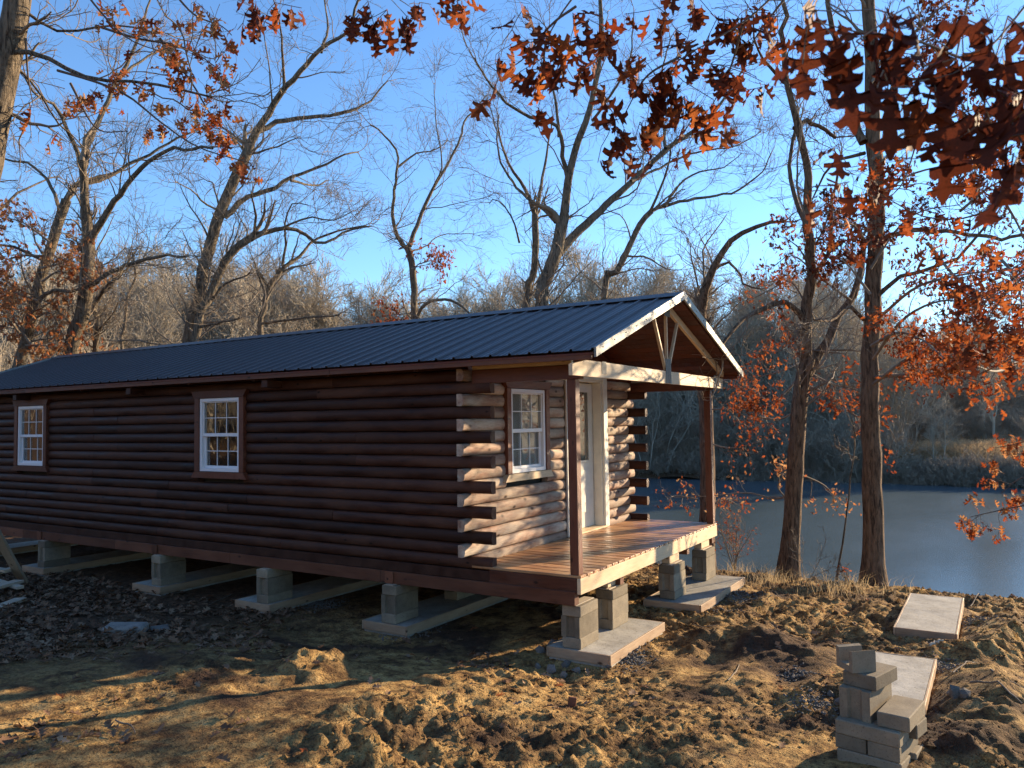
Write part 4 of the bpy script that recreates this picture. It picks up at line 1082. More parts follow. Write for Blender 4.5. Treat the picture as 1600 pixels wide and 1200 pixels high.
# bare oaks behind the cabin
T_ = [('large bare oak right of centre behind the cabin roof, splitting into many limbs', 18.5, [
    ([(850, 492), (858, 440), (872, 395), (880, 340)], .225, .17, 0),
    ([(880, 345), (890, 280), (905, 225), (925, 170), (938, 100), (940, 40), (936, -30)], .13, .045, -1.2),
    ([(868, 400), (900, 365), (950, 318), (1000, 272), (1040, 232), (1085, 205), (1120, 172), (1160, 110)], .14, .03, 1.5),
    ([(890, 290), (878, 240), (872, 200), (830, 182), (795, 165), (770, 140), (740, 90)], .075, .02, -2.0),
    ([(875, 215), (866, 150), (850, 100), (855, 50)], .05, .02, -.5),
    ([(868, 345), (840, 320), (812, 300), (780, 250), (775, 200), (760, 150)], .06, .015, 2.0),
    ([(1040, 232), (1036, 190), (1030, 130), (1048, 60)], .055, .02, 2.0),
    ([(925, 190), (960, 140), (985, 90), (990, 20)], .045, .015, -.5),
    ([(985, 285), (1030, 262), (1080, 240), (1150, 230), (1190, 205)], .045, .015, 2.5)]),
  ('slim double-stemmed bare tree just left of the large central oak', 20, [
    ([(822, 488), (832, 430), (836, 380), (836, 335)], .15, .10, 0),
    ([(836, 340), (822, 300), (800, 262), (782, 220), (778, 180)], .07, .02, -1),
    ([(836, 340), (846, 290), (855, 240), (862, 190)], .07, .02, .8),
    ([(850, 490), (838, 460), (845, 430), (868, 408)], .08, .04, .8),
    ([(812, 380), (800, 340), (775, 312), (765, 318)], .035, .012, -1)]),
  ('bare leaning tree behind the porch gable with long arching limbs', 20, [
    ([(938, 475), (955, 435), (978, 395), (1000, 350), (1018, 330)], .15, .085, 0),
    ([(1018, 330), (1040, 322), (1080, 312), (1120, 305), (1150, 298), (1190, 270), (1205, 240)], .06, .02, 1.5),
    ([(1012, 338), (1030, 300), (1042, 262), (1050, 225), (1080, 190)], .05, .015, -1.2),
    ([(1040, 322), (1062, 290), (1092, 270), (1130, 262), (1160, 240)], .045, .012, 1.),
    ([(978, 400), (1010, 402), (1040, 420), (1065, 422)], .035, .012, -1.0)]),
  ('bare tree with a lyre-shaped fork near the middle of the roof', 24, [
    ([(640, 512), (643, 460), (642, 410), (636, 385)], .155, .12, 0),
    ([(637, 390), (618, 362), (614, 320), (620, 270), (622, 240), (605, 215), (580, 195)], .085, .025, -1.5),
    ([(640, 385), (655, 340), (675, 295), (700, 250), (720, 210), (728, 185), (760, 150)], .09, .025, 1.5),
    ([(622, 262), (650, 240), (680, 235), (700, 220)], .045, .015, 1.),
    ([(660, 330), (678, 290), (690, 255), (680, 190), (678, 130)], .04, .012, -1.),
    ([(642, 392), (665, 385), (690, 368), (740, 365)], .035, .012, 2.),
    ([(646, 510), (656, 485), (675, 470), (705, 470), (728, 485), (742, 500)], .075, .035, -2)]),
  ('tall bare leaning oak left of centre, its main stem bending right', 18, [
    ([(292, 542), (306, 480), (322, 410), (345, 330), (368, 275), (388, 235)], .20, .135, 0),
    ([(388, 235), (405, 200), (440, 150), (478, 108), (505, 78), (545, 50), (560, 0)], .115, .03, -1.),
    ([(405, 205), (440, 190), (500, 183), (545, 175), (575, 160), (605, 128)], .08, .02, 1.6),
    ([(445, 145), (442, 100), (440, 50), (428, 0)], .05, .015, -1.5),
    ([(500, 82), (512, 40), (505, -10)], .045, .015, .8),
    ([(352, 340), (385, 312), (420, 300), (455, 282), (500, 262), (545, 240), (560, 236)], .085, .02, 1.6),
    ([(345, 330), (320, 318), (300, 298), (275, 285)], .035, .012, -1.5),
    ([(455, 282), (490, 290), (515, 280)], .04, .012, 1.8),
    ([(392, 240), (430, 232), (465, 215)], .035, .012, -1.)]),
  ('second stem close beside the tall leaning oak, its limb arching to the right', 17.6, [
    ([(310, 530), (330, 470), (350, 420), (372, 388), (398, 368)], .15, .10, 0),
    ([(398, 368), (440, 357), (470, 362), (500, 380), (540, 362), (580, 352)], .075, .02, 1.5),
    ([(398, 368), (398, 330), (392, 300)], .045, .015, -1),
    ([(330, 470), (350, 445), (380, 432), (390, 425)], .04, .02, -1.),
    ([(310, 512), (345, 505), (375, 498)], .04, .02, -1.2),
    ([(440, 357), (480, 340), (520, 345), (550, 330)], .035, .012, .6)]),
  ('small pale crooked tree between the leaning oak and the lyre-shaped one', 19, [
    ([(402, 532), (408, 490), (420, 450), (440, 418)], .105, .075, 0),
    ([(440, 418), (470, 398), (490, 375), (530, 360), (570, 352)], .06, .02, 1.2),
    ([(420, 450), (410, 432), (402, 425), (408, 442)], .045, .03, -.5),
    ([(442, 415), (445, 380), (446, 345), (455, 318), (480, 320)], .045, .012, -.8),
    ([(412, 505), (440, 502), (480, 496), (530, 492)], .045, .02, -1.5)]),
  ('dark bare oak at left forking into a V of thick limbs', 17.5, [
    ([(112, 556), (128, 500), (136, 450), (138, 400), (137, 375)], .22, .17, 0),
    ([(137, 378), (133, 320), (130, 280), (128, 250)], .12, .09, -.5),
    ([(128, 258), (112, 215), (98, 185), (80, 160), (60, 152), (40, 120)], .07, .025, -1.4),
    ([(130, 262), (140, 220), (160, 180), (182, 130), (205, 85), (222, 45), (235, 0)], .09, .025, .8),
    ([(140, 380), (160, 345), (180, 315), (215, 275), (255, 242), (300, 235), (332, 228)], .10, .03, -1.2),
    ([(136, 285), (165, 278), (205, 255), (250, 232), (300, 205), (318, 200)], .065, .02, 1.4),
    ([(182, 125), (215, 98), (245, 80), (270, 65)], .05, .015, 1.),
    ([(140, 448), (165, 428), (190, 416), (225, 405), (262, 400), (290, 402)], .07, .025, -2.),
    ([(152, 470), (165, 450), (180, 436)], .05, .03, -1.5)]),
  ('paler bare trunk right behind the dark V-forked oak at left', 18.5, [
    ([(142, 556), (148, 520), (145, 485), (150, 465), (172, 448), (180, 436)], .12, .06, 0),
    ([(150, 470), (165, 440), (200, 420), (230, 405)], .055, .02, 1.),
    ([(150, 520), (175, 490), (185, 470)], .03, .01, -1.)]),
  ('bare oak with low russet leaves leaning in at the far left', 18, [
    ([(25, 578), (40, 520), (55, 460), (66, 420), (85, 360), (104, 312)], .19, .125, 0),
    ([(104, 312), (118, 290), (150, 280), (190, 268)], .08, .04, 1.2),
    ([(58, 470), (80, 455), (105, 455), (130, 450)], .06, .03, -1.5),
    ([(60, 405), (30, 390), (0, 382), (-30, 370)], .05, .02, -1.),
    ([(95, 330), (80, 290), (50, 260), (10, 250), (-20, 230)], .055, .02, 1.),
    ([(0, 328), (30, 300), (60, 285), (92, 275)], .045, .02, 2.)])]
for lab, D, limbs in T_:
    tt = tree('oak_tree', lab, D, limbs, BK_, k1=8, l1=2.0, k2=6, k3=5)
    if 'low russet' in lab:
        spray(*tt, 17.6, [[(60, 470), (30, 460), (0, 450), (-30, 440)], [(66, 440), (90, 425), (120, 430)], [(50, 500), (80, 490), (105, 540)], [(40, 540), (70, 540), (100, 550)], [(66, 400), (30, 400), (0, 410)], [(50, 540), (20, 500), (0, 490)], [(80, 380), (40, 350), (10, 340)], [(60, 420), (100, 410), (130, 395)], [(30, 520), (0, 480)]], 'leaf_tan', .16, 2000, .03, 1.2, 8)
    if 'lyre' in lab:
        spray(*tt, 23.5, [[(642, 420), (660, 415), (680, 412)], [(660, 500), (640, 490), (600, 495)]], 'leaf_red', .15, 260, .02, .9, 7)
def small_tree(lab, D, pts, r, paths_leaf=None, n=0):
    return tree('young_tree', lab, D, [(pts, r, r*.35, 0)], MAT['bark'], k1=9, l1=.7, k2=4, k3=3, cat='sapling')
small_tree('thin bare sapling between the two nearest pond-edge oaks', 11.6, [(1303, 928), (1312, 880), (1322, 820), (1330, 740), (1336, 690), (1330, 640)], .02)
small_tree('thin bare trunk low behind the roof at left', 22, [(190, 556), (196, 500), (202, 460), (212, 430), (208, 395)], .10)
# ------------------------------------------------------------------ the wood beyond: whole trees sharing a few meshes
def far_tree_mesh(seed, H=13., lean=.06, bush=False):
    g = np.random.default_rng(seed); L_ = []
    n = 9
    P = np.zeros((1, n, 3)); P[0, :, 2] = np.linspace(0, H*.8, n); P[0, :, :2] = np.cumsum(g.normal(0, lean*H/n, (n, 2)), 0); P[0, 0, :2] = 0
    Rr = np.linspace(H*.0125, H*.003, n)[None]
    L_.append(tubes(P, Rr, 6))
    a = grow(P, Rr, 18, .22, 1, H*.33, .75, 7, .28, .2, .6, g); L_.append(tubes(*a, 4))
    b = grow(*a, 9, .12, 1, H*.16, .7, 5, .2, .24, .6, g, rmin=.016); L_.append(tubes(*b, 3))
    c = grow(*b, 7, .2, 1, H*.08, .65, 3, .15, .3, .6, g, rmin=.012); L_.append(tubes(*c, 3))
    V, F = merge(L_); me = np_mesh('bare_tree', V, F); me.materials.append(MAT['far']); return me
def from_shore(n, fpx, off, seed):
    """points a given way inland of the far shore"""
    g = np.random.default_rng(seed); out = []
    for _ in range(n):
        px = g.uniform(*fpx); a_ = at(px, 660, 1)-np.array(CAM); x = 53+g.uniform(*off); p = np.array(CAM)+a_*((x-CAM.x)/a_[0]); out.append((p[0], p[1], hzz(p[0], p[1])-.1))
    return np.array(out)
FT = [far_tree_mesh(i) for i in range(7)]
def hzz(x, y): return float(height(np.array([x]), np.array([y]), False)[0])
cnt = 0
def far_tree(x, y, s, me=None, lab='bare grey-brown tree in the wood beyond the cabin and the pond', grp='bare trees of the far wood', nm='bare_tree'):
    o = link(nm, me or FT[random.randrange(7)], None, None, (x, y, hzz(x, y)-.1), (random.uniform(-.05, .05), random.uniform(-.05, .05), random.uniform(0, 6.28)))
    o.scale = (s, s, s*random.uniform(.9, 1.15)); tag(o, lab, 'tree', grp); return o
cells = []
rr = random.Random(3)
# seen from the camera: bearings from far left to right, ranks going back
def sector(px):
    if px < 640: return 'bare grey-brown tree in the wood rising behind the left half of the cabin roof', 'bare trees of the wood behind the cabin, left'
    if px < 1060: return 'bare grey-brown tree in the wood rising behind the right half of the cabin roof', 'bare trees of the wood behind the cabin, right'
    return 'bare grey-brown tree in the wood across the pond, right of the porch', 'bare trees of the wood across the pond'
for i in range(288):
    px = rr.uniform(-120, 1800)
    if px < 600:
        for _ in range(60):
            d = rr.choice((rr.uniform(40, 56), rr.uniform(52, 74), rr.uniform(60, 82))); p = at(px, 660, d)
            if p[0] > 54.5 or p[1] > 47 or p[0] < edge(p[1])-1: break
    else:
        q = from_shore(1, (px, px+.01), (4, 38) if px < 1340 else (22, 62), i)[0]; p = q; d = (p[0]-CAM.x)/(at(px, 660, 1)[0]-CAM.x)
    top = 265 if px < 1060 else (240 if px < 1350 else 150)       # rough height of the tree line
    s = min(1.35, max(.6, (1.9+top/CP['f']*d+ -hzz(p[0], p[1])-.4)/13.6))*rr.uniform(.78, 1.08)
    lb, gp = sector(px); far_tree(p[0], p[1], s, lab=lb, grp=gp)
# reflected trees: the sunlit wood on the near side, behind the photographer
for i in range(46):
    x = -rr.uniform(15, 38); y = rr.uniform(-10, 44)
    o = far_tree(x, y, rr.uniform(.5, .8), lab='bare sunlit tree in the wood behind the photographer', grp='trees behind the photographer')

def gn_scatter(name, proto, pts, smin, smax, tilt=.12, seed=0):
    """one object: copies of a small mesh standing on the given points (geometry nodes)"""
    me = bpy.data.meshes.new(name); me.vertices.add(len(pts)); me.vertices.foreach_set('co', np.asarray(pts, dtype=np.float32).ravel()); me.update()
    o = link(name, me)
    ng = bpy.data.node_groups.new(name, 'GeometryNodeTree'); ng.interface.new_socket('Geometry', in_out='INPUT', socket_type='NodeSocketGeometry'); ng.interface.new_socket('Geometry', in_out='OUTPUT', socket_type='NodeSocketGeometry')
    nd = ng.nodes; gi = nd.new('NodeGroupInput'); go = nd.new('NodeGroupOutput'); ip = nd.new('GeometryNodeInstanceOnPoints')
    jc = nd.new('GeometryNodeObjectInfo'); jc.inputs['Object'].default_value = proto
    rs = nd.new('FunctionNodeRandomValue'); rs.data_type = 'FLOAT'; rs.inputs[2].default_value = smin; rs.inputs[3].default_value = smax; rs.inputs['Seed'].default_value = seed
    rr_ = nd.new('FunctionNodeRandomValue'); rr_.data_type = 'FLOAT_VECTOR'; rr_.inputs[0].default_value = (-tilt, -tilt, 0); rr_.inputs[1].default_value = (tilt, tilt, 6.28); rr_.inputs['Seed'].default_value = seed+5
    l = ng.links.new; l(gi.outputs[0], ip.inputs['Points']); l(jc.outputs['Geometry'], ip.inputs['Instance']); l(rr_.outputs[0], ip.inputs['Rotation']); l(rs.outputs[1], ip.inputs['Scale']); l(ip.outputs[0], go.inputs[0])
    md = o.modifiers.new('scatter', 'NODES'); md.node_group = ng
    return tag(o, kind='stuff')
def bush_mesh(name, mt, H, m, k1, k2, rad, rm, seed, spread=.3, base=.5):
    g = np.random.default_rng(seed); n = 5; P = np.zeros((m, n, 3)); P[:, 0, :2] = g.normal(0, base, (m, 2)); d = g.normal(0, spread, (m, 3)); d[:, 2] = 1
    for s in range(1, n): d += g.normal(0, .14, (m, 3)); P[:, s] = P[:, s-1]+d*(H*g.uniform(.5, 1.1, m)/(n-1))[:, None]
    Rr = np.linspace(1, .4, n)[None]*rad*g.uniform(.6, 1.4, (m, 1)); L_ = [tubes(P, Rr, 3)]
    a = grow(P, Rr, k1, .15, 1, H*.4, .65, 4, .2, .28, .7, g, rmin=rm); L_.append(tubes(*a, 3)); b = grow(*a, k2, .2, 1, H*.18, .7, 3, .15, .3, .7, g, rmin=rm*.8); L_.append(tubes(*b, 3))
    V, F = merge(L_); me = np_mesh(name, V, F); me.materials.append(mt); return bpy.data.objects.new(name, me)
def stems(n, fpx, fd, seed, cond=None):
    g = np.random.default_rng(seed); out = []
    while len(out) < n:
        px = g.uniform(*fpx); d = g.uniform(*fd); p = at(px, 660, d)
        if cond and not cond(p, px): continue
        out.append((p[0], p[1], hzz(p[0], p[1])-.1))
    return np.array(out)
def ashore(p, px): return p[0] > 54.0 or p[1] > 46.5 or p[0] < edge(p[1])-.5
TALL = bush_mesh('pole_thicket', MAT['far'], 8.5, 7, 9, 6, .030, .013, 4, .14, 1.6)
TALL2 = bush_mesh('pole_thicket', MAT['far'], 7.0, 8, 9, 6, .024, .012, 9, .2, 1.5)
LOW = bush_mesh('brush', MAT['brush'], 3.4, 12, 8, 6, .020, .011, 5, .35, .7)
LOW2 = bush_mesh('brush', MAT['brush'], 1.5, 16, 7, 6, .012, .009, 6, .5, .6)
gn_scatter('undergrowth', TALL, stems(420, (-100, 1060), (40, 78), 1, ashore), .75, 1.25, .1, 1)
gn_scatter('undergrowth', TALL2, stems(420, (-100, 1060), (34, 60), 11, ashore), .6, 1.15, .1, 2)
gn_scatter('undergrowth', TALL, stems(300, (560, 1060), (68, 100), 31, lambda p, px: p[0] > 56 or p[1] > 48), .9, 1.35, .1, 13)
gn_scatter('undergrowth', TALL, from_shore(260, (1000, 1400), (6, 40), 21), .7, 1.2, .1, 3)
gn_scatter('undergrowth', TALL2, from_shore(150, (1380, 1760), (24, 60), 22), .45, .8, .1, 4)
gn_scatter('pond_brush', LOW, from_shore(420, (930, 1380), (.8, 9), 2), .55, 1.25, .2, 5)
gn_scatter('pond_brush', LOW, from_shore(230, (1340, 1720), (10, 36), 3), .35, .75, .2, 6)
gn_scatter('bank_scrub', LOW2, from_shore(420, (930, 1720), (-.6, 1.2), 7), .5, 1.0, .3, 7)
gn_scatter('undergrowth', TALL2, np.array([(x, y, hzz(x, y)) for x, y in [(-rr.uniform(16, 36), rr.uniform(-10, 44)) for _ in range(150)]]), .6, 1.1, .1, 8)
def grass(name, mt, pts, h, w_, seed=1, lean=.35):
    g = np.random.default_rng(seed); m = len(pts); hh = h*g.uniform(.5, 1.2, m)
    a = g.uniform(0, 6.28, m); dx = np.stack([np.cos(a), np.sin(a), 0*a], -1)*w_; ln = g.normal(0, lean, (m, 3)); ln[:, 2] = 1
    b0 = pts-dx; b1 = pts+dx; m0 = pts+ln*(hh*.55)[:, None]-dx*.7; m1 = m0+dx*1.4; ln2 = ln*[1.9, 1.9, .85]; t0 = pts+ln2*hh[:, None]-dx*.1; t1 = t0+dx*.2
    V = np.stack([b0, b1, m1, m0, t1, t0], 1).reshape(-1, 3); i = (np.arange(m)*6)[:, None]
    F = np.concatenate([i+np.array([[0, 1, 2, 3]]), i+np.array([[3, 2, 4, 5]])]); return tag(link(name, np_mesh(name, V, F), mt), kind='stuff')
def clump_pts(n, k, fpx, off, seed, r):
    c = from_shore(k, fpx, off, seed); g = np.random.default_rng(seed); q = c[g.integers(0, k, n)]+g.normal(0, r, (n, 3))*[1, 1, 0]
    q[:, 2] = height(q[:, 0], q[:, 1], False)-.02; return q
grass('bank_grass', MAT['grass_far'], clump_pts(34000, 620, (1290, 1740), (.9, 7.5), 5, .45), 1.05, .022, 5)
grass('bank_grass', MAT['grass_far'], clump_pts(10000, 300, (960, 1320), (.4, 3), 6, .4), .55, .020, 6)
# dry grass at the near bank
def near_grass(spots, n, h, seed):
    g = np.random.default_rng(seed); P = []
    for (px, py, rx, k) in spots:
        c = on_z(px, py, -.85); P.append(np.stack([c[0]+g.normal(.0, .35, k), c[1]+g.normal(0, rx, k)], -1))
    P = np.concatenate(P); z = height(P[:, 0], P[:, 1]); return np.concatenate([P, z[:, None]-.01], 1)
grass('dry_shore_grass', MAT['grass'], near_grass([(1195, 902, .12, 200), (1275, 918, .16, 170), (1325, 926, .16, 170), (1150, 893, .12, 90), (1400, 932, .2, 40), (1215, 905, .1, 120)], 0, 0, 3), .26, .0022, 7, .3)
# far trunks seen singly on the bank at the right
for (px, off, hh, lb) in ((1456, 2.2, 4.6, 'thin dark trunk standing in the dry bank grass across the pond, left of a pair'), (1472, 2.4, 4.2, 'thin dark trunk standing in the dry bank grass across the pond, right of a pair'),
                       (1538, 13, 12, 'thick grey tree on the far bank near the right edge'), (1554, 10, 9, 'brown tree on the far bank, rightmost in view'), (1412, 7, 8, 'leaning tree in the brush across the pond behind the nearest oak')):
    p = from_shore(1, (px, px+.01), (off, off+.01), 1)[0]
    far_tree(p[0], p[1], hh/12., lab=lb, grp=None)
# bare white-twigged shrub beside the porch and red-leaved shrub at the bank
def shrub(name, lab, px, py, z, H, stems_, mt, leafmt=None, nl=0, size=.05, spread=.35, rr0=.008, seed=1):
    c = on_z(px, py, z); zz = hz(c[0], c[1]); g = np.random.default_rng(seed)
    t = empty(name, (c[0], c[1], zz), label=lab, cat='shrub'); inv = Matrix.Translation((-c[0], -c[1], -zz)); m = stems_; n = 7
    P = np.zeros((m, n, 3)); P[:, 0] = [c[0], c[1], zz]; d = g.normal(0, spread, (m, 3)); d[:, 2] = 1; d /= np.linalg.norm(d, axis=1)[:, None]
    for s in range(1, n): d += g.normal(0, .12, (m, 3)); P[:, s] = P[:, s-1]+d*(H*g.uniform(.6, 1.1, m)/(n-1))[:, None]
    Rr = np.linspace(1, .4, n)[None]*rr0*np.ones((m, 1)); L_ = [tubes(P, Rr, 4)]
    a = grow(P, Rr, 7, .2, 1, H*.4, .75, 5, .1, .25, .65, g, rmin=.0022); L_.append(tubes(*a, 3)); b = grow(*a, 4, .2, 1, H*.18, .7, 4, .05, .3, .65, g, rmin=.0018); L_.append(tubes(*b, 3))
    V, F = merge(L_); tag(link('stems', np_mesh('stems', V, F), mt, t, inv=inv), kind='stuff')
    if nl:
        A = np.concatenate([b[0][:, -1], b[0][:, 2], a[0][:, -1]]); A = A[g.integers(0, len(A), nl)]+g.normal(0, .012, (nl, 3)); o = leaf_mass('leaves', A, size, leafmt, t, .4); o.matrix_parent_inverse = inv
shrub('bare_shrub', 'bare pale-twigged shrub just beyond the far end of the porch wall', 1040, 845, -1.1, 1.7, 9, MAT['twig'], seed=3, spread=.4)
shrub('leafy_shrub', 'small shrub with pinkish red leaves at the bank beside the far porch slab', 1148, 893, -.95, .95, 8, MAT['twig'], MAT['leaf_red'], 300, .04, seed=5, spread=.26)
shrub('leafy_shrub', 'low shrub tip with orange leaves at the foot between the two bank oaks', 1328, 925, -.9, .28, 3, MAT['twig'], MAT['leaf_red'], 26, .05, seed=6)
shrub('bare_shrub', 'low bare twiggy shrub between the forked oak and the pond edge grass', 1262, 915, -.9, .8, 3, MAT['twig'], seed=8, rr0=.005)

# ------------------------------------------------------------------ near oak at the left edge and boughs hanging into view, leaf by leaf
def leafy_branch(name, lab, cat, paths, nleaf, size, mts, D, r0=.01, l1=.45, k1=7, parent=None, tw='twig_dark', droop=.9, jitter=.03, clusters=None, seed=1, dens=1.0, sps=1.0):
    """paths: pixel polylines with a distance for each point; leaves are single objects"""
    g = np.random.default_rng(seed); L_ = []; E = []
    w0 = at(*paths[0][0][:2], D+paths[0][0][2])
    t = parent or empty(name, w0, label=lab, cat=cat)
    loc = Vector(t.location); inv = Matrix.Translation(-loc)
    for pi, pts in enumerate(paths):
        w3 = np.array([at(p[0], p[1], D+p[2]) for p in pts]); C = resample(w3, 16); rad = np.linspace(r0, r0*.3, 16)
        V, F = tubes(C[None], rad[None], 7, .04); link('branch', np_mesh('branch', V, F), MAT[tw], t, inv=inv)
        if clusters is None:
            a = grow(C[None], rad[None], k1, .25, 1, l1, .8, 7, -.05, .2, .6, g, rmin=.0016); b = grow(*a, 3, .3, 1, l1*.5, .7, 5, -.08, .22, .7, g, rmin=.0014)
            L_ += [tubes(*a, 4), tubes(*b, 3)]; E += [b[0][:, -1], b[0][:, 2], a[0][:, -1], b[0][:, 3], a[0][:, 4]]
    if clusters is not None:
        for (px, py, dd, n, sp) in clusters:      # short leafy shoots where the photograph has them
            n = max(2, int(n*dens+.5)); sp = sp*sps; c = at(px, py, D+dd); n_ = max(2, n//3)
            P = np.zeros((n_, 4, 3)); d = g.normal(0, 1, (n_, 3)); d[:, 2] -= .6; d /= np.linalg.norm(d, axis=1)[:, None]; P[:, 0] = c-np.array(UP)*0
            for s in range(1, 4): P[:, s] = P[:, s-1]+d*sp/3+g.normal(0, sp*.06, (n_, 3))
            L_.append(tubes(P, np.full((n_, 4), .0018), 3)); i = g.integers(0, n_, n); j = g.integers(0, 4, n); E.append(P[i, j])
    V, F = merge(L_); tag(link('shoots', np_mesh('shoots', V, F), MAT[tw], t, inv=inv), kind='stuff')
    A = np.concatenate(E); 
    if clusters is None: A = A[g.integers(0, len(A), nleaf)]+g.normal(0, jitter, (nleaf, 3))
    x, y, z = rand_rot(len(A), droop, g)
    for i in range(len(A)):
        ms = LM[mts[int(g.integers(0, len(mts)))]]
        m = Matrix((Vector(x[i]), Vector(y[i]), Vector(z[i]))).transposed().to_4x4(); s = size*g.uniform(.65, 1.2); m = m @ Matrix.Scale(s, 4); m.translation = Vector(A[i])-loc
        o = link('leaf', ms[int(g.integers(0, 8))], None, t); o.matrix_local = m
    return t
tL = tree('oak_tree', 'thick near oak trunk cut off by the left edge, with sunlit russet leaves', 7.2, [
    ([(-60, 420), (-38, 300), (-14, 170), (6, 80), (22, 10), (34, -60)], .175, .13, 0),
    ([(16, 82), (60, 84), (110, 112), (160, 128), (235, 132), (330, 150)], .03, .010, -.8),
    ([(30, 10), (70, 40), (110, 52), (180, 38), (240, 50)], .02, .008, .5),
    ([(10, 90), (50, 130), (90, 190), (130, 230)], .018, .006, .6)], BK_, k1=6, l1=.9, k2=5, k3=4)[0]
leafy_branch('oak_bough', 'sunlit bough of orange-brown oak leaves reaching in from the left edge', 'tree bough',
    [[(100, -60, -.4), (150, 10, -.5), (200, 60, -.6), (262, 84, -.5)], [(90, 110, -.3), (150, 128, -.4), (200, 150, -.5), (250, 190, -.6), (310, 230, -.7), (392, 255, -.8)],
     [(250, -40, -.5), (300, 20, -.5), (345, 40, -.5), (362, 55, -.5)], [(150, 40, -.2), (215, 60, -.3), (290, 75, -.3), (345, 110, -.3)], [(110, 130, .1), (150, 200, .1), (200, 205, .2)], [(250, 60, -.2), (300, 130, -.2), (330, 180, -.3), (360, 210, -.4)], [(40, 60, .2), (44, 120, .2), (52, 165, .2)]],
    0, .125, ['leaf_tan', 'leaf_tan', 'leaf_red'], 7.0, .012, seed=3, clusters=[(290, 30, -0.5, 7, .17), (330, 25, -0.3, 7, .17), (350, 50, -0.6, 7, .17), (265, 60, -0.4, 7, .17), (210, 45, -0.5, 7, .17), (225, 30, -0.3, 7, .17), (275, 75, -0.6, 7, .17), (300, 65, -0.4, 7, .17), (350, 85, -0.5, 7, .17), (330, 100, -0.3, 7, .17), (270, 80, -0.6, 7, .17), (300, 110, -0.4, 7, .17), (345, 100, -0.5, 7, .17), (200, 120, -0.3, 7, .17), (185, 110, -0.6, 7, .17), (215, 130, -0.4, 7, .17), (155, 145, -0.5, 7, .17), (120, 150, -0.3, 7, .17), (50, 165, -0.6, 4, .17), (90, 205, -0.4, 4, .17), (100, 160, -0.5, 4, .17), (150, 160, -0.3, 7, .17), (270, 130, -0.6, 7, .17), (290, 140, -0.4, 7, .17), (310, 150, -0.5, 7, .17), (300, 170, -0.3, 7, .17), (320, 175, -0.6, 7, .17), (330, 190, -0.4, 7, .17), (345, 200, -0.5, 7, .17), (360, 220, -0.3, 7, .17), (375, 235, -0.6, 7, .17), (390, 255, -0.4, 7, .17), (350, 230, -0.5, 7, .17), (280, 185, -0.3, 7, .17), (250, 190, -0.6, 7, .17), (235, 200, -0.4, 7, .17), (335, 150, -0.5, 7, .17), (240, 120, -0.3, 7, .17), (340, 120, -0.6, 7, .17), (265, 85, -0.4, 7, .17), (175, 15, -0.5, 7, .17), (190, 0, -0.3, 7, .17), (310, 5, -0.6, 7, .17), (362, 60, -0.4, 7, .17)])
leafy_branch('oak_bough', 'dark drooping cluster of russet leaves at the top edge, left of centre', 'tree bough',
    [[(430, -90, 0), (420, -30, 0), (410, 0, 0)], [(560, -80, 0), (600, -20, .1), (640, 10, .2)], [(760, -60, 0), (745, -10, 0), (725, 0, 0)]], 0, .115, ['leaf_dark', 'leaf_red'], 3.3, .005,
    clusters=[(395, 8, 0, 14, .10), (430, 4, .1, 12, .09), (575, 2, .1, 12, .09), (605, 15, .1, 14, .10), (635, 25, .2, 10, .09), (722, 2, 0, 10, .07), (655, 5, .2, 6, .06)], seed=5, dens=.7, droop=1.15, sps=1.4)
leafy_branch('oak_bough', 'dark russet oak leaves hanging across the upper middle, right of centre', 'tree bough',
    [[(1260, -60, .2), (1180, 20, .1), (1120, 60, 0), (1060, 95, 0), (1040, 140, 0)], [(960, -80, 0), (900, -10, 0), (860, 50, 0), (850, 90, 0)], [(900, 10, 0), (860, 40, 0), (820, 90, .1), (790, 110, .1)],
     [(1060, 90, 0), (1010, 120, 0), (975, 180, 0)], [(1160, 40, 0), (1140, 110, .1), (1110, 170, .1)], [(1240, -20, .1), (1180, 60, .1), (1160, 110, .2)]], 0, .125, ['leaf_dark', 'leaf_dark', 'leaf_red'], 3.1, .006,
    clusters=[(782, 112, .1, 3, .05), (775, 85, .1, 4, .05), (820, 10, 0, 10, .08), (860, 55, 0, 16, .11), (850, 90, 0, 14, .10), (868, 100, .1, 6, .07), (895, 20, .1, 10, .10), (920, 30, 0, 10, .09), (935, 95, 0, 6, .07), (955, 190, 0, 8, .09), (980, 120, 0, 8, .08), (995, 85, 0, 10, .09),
              (945, 150, 0, 8, .08), (1000, 190, 0, 10, .08), (1020, 170, .1, 8, .08), (1050, 110, 0, 16, .12), (1075, 60, .1, 14, .12), (1070, 150, .1, 14, .11), (1110, 100, .1, 18, .13), (1120, 30, .1, 14, .12), (1135, 140, .2, 14, .11), (1150, 70, .2, 14, .12), (1165, 15, .2, 12, .10), (1040, 10, .2, 10, .10), (1190, 40, .2, 10, .1), (1095, 165, .1, 8, .08)], seed=6, dens=.72, droop=1.15, sps=1.7)
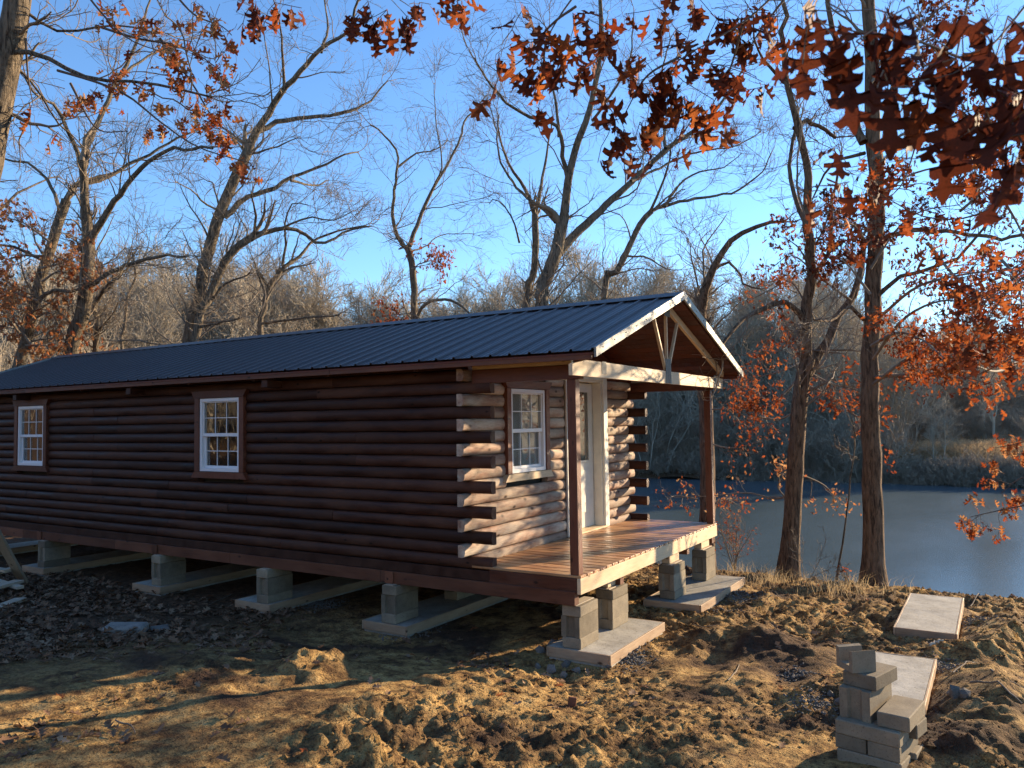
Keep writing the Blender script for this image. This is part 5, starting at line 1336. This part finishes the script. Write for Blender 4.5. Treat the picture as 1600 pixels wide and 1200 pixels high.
leafy_branch('oak_bough', 'close, blurred dark oak leaves filling the upper right corner', 'tree bough',
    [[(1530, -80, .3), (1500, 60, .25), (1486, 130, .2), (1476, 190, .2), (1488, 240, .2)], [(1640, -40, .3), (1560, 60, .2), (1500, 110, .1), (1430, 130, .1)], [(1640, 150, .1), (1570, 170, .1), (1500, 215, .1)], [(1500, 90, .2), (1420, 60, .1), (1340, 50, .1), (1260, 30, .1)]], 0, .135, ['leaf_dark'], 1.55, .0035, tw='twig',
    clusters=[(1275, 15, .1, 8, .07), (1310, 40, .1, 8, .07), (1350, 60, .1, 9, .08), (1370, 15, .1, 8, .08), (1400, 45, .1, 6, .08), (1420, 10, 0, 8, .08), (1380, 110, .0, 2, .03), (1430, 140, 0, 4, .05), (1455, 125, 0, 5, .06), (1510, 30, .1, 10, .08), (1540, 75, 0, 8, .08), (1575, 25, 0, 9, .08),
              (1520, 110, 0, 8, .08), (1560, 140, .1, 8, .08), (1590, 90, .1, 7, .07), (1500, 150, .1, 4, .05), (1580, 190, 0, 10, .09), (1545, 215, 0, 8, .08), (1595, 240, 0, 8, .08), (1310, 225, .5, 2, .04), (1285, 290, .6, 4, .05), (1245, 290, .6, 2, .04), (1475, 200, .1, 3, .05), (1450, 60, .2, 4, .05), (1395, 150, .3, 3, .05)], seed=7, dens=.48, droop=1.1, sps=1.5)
leafy_branch('oak_bough', 'middle-distance red-brown oak leaves hanging down the right side', 'tree bough',
    [[(1640, 60, .5), (1580, 200, .4), (1560, 300, .3), (1540, 400, .2)], [(1640, 250, 0), (1540, 330, 0), (1450, 340, 0), (1370, 300, 0)], [(1640, 420, 0), (1590, 440, 0), (1540, 500, 0)], [(1460, 120, 1), (1430, 230, .8), (1400, 300, .6), (1330, 330, .6)], [(1640, 380, 0), (1600, 420, 0), (1560, 460, 0)]],
    230, .125, ['leaf_dark', 'leaf_red'], 4.6, .008, .5, 8, seed=8)
leafy_branch('oak_bough', 'orange-red leafy bough reaching in low at the right edge above the water', 'tree bough',
    [[(1680, 780, 0), (1600, 790, 0), (1550, 800, 0), (1515, 808, 0)], [(1680, 730, .2), (1600, 745, .2), (1565, 770, .2)], [(1680, 660, .2), (1600, 690, .2), (1555, 700, .2)]],
    240, .085, ['leaf_red', 'leaf_tan'], 7.2, .010, .28, 7, seed=9)
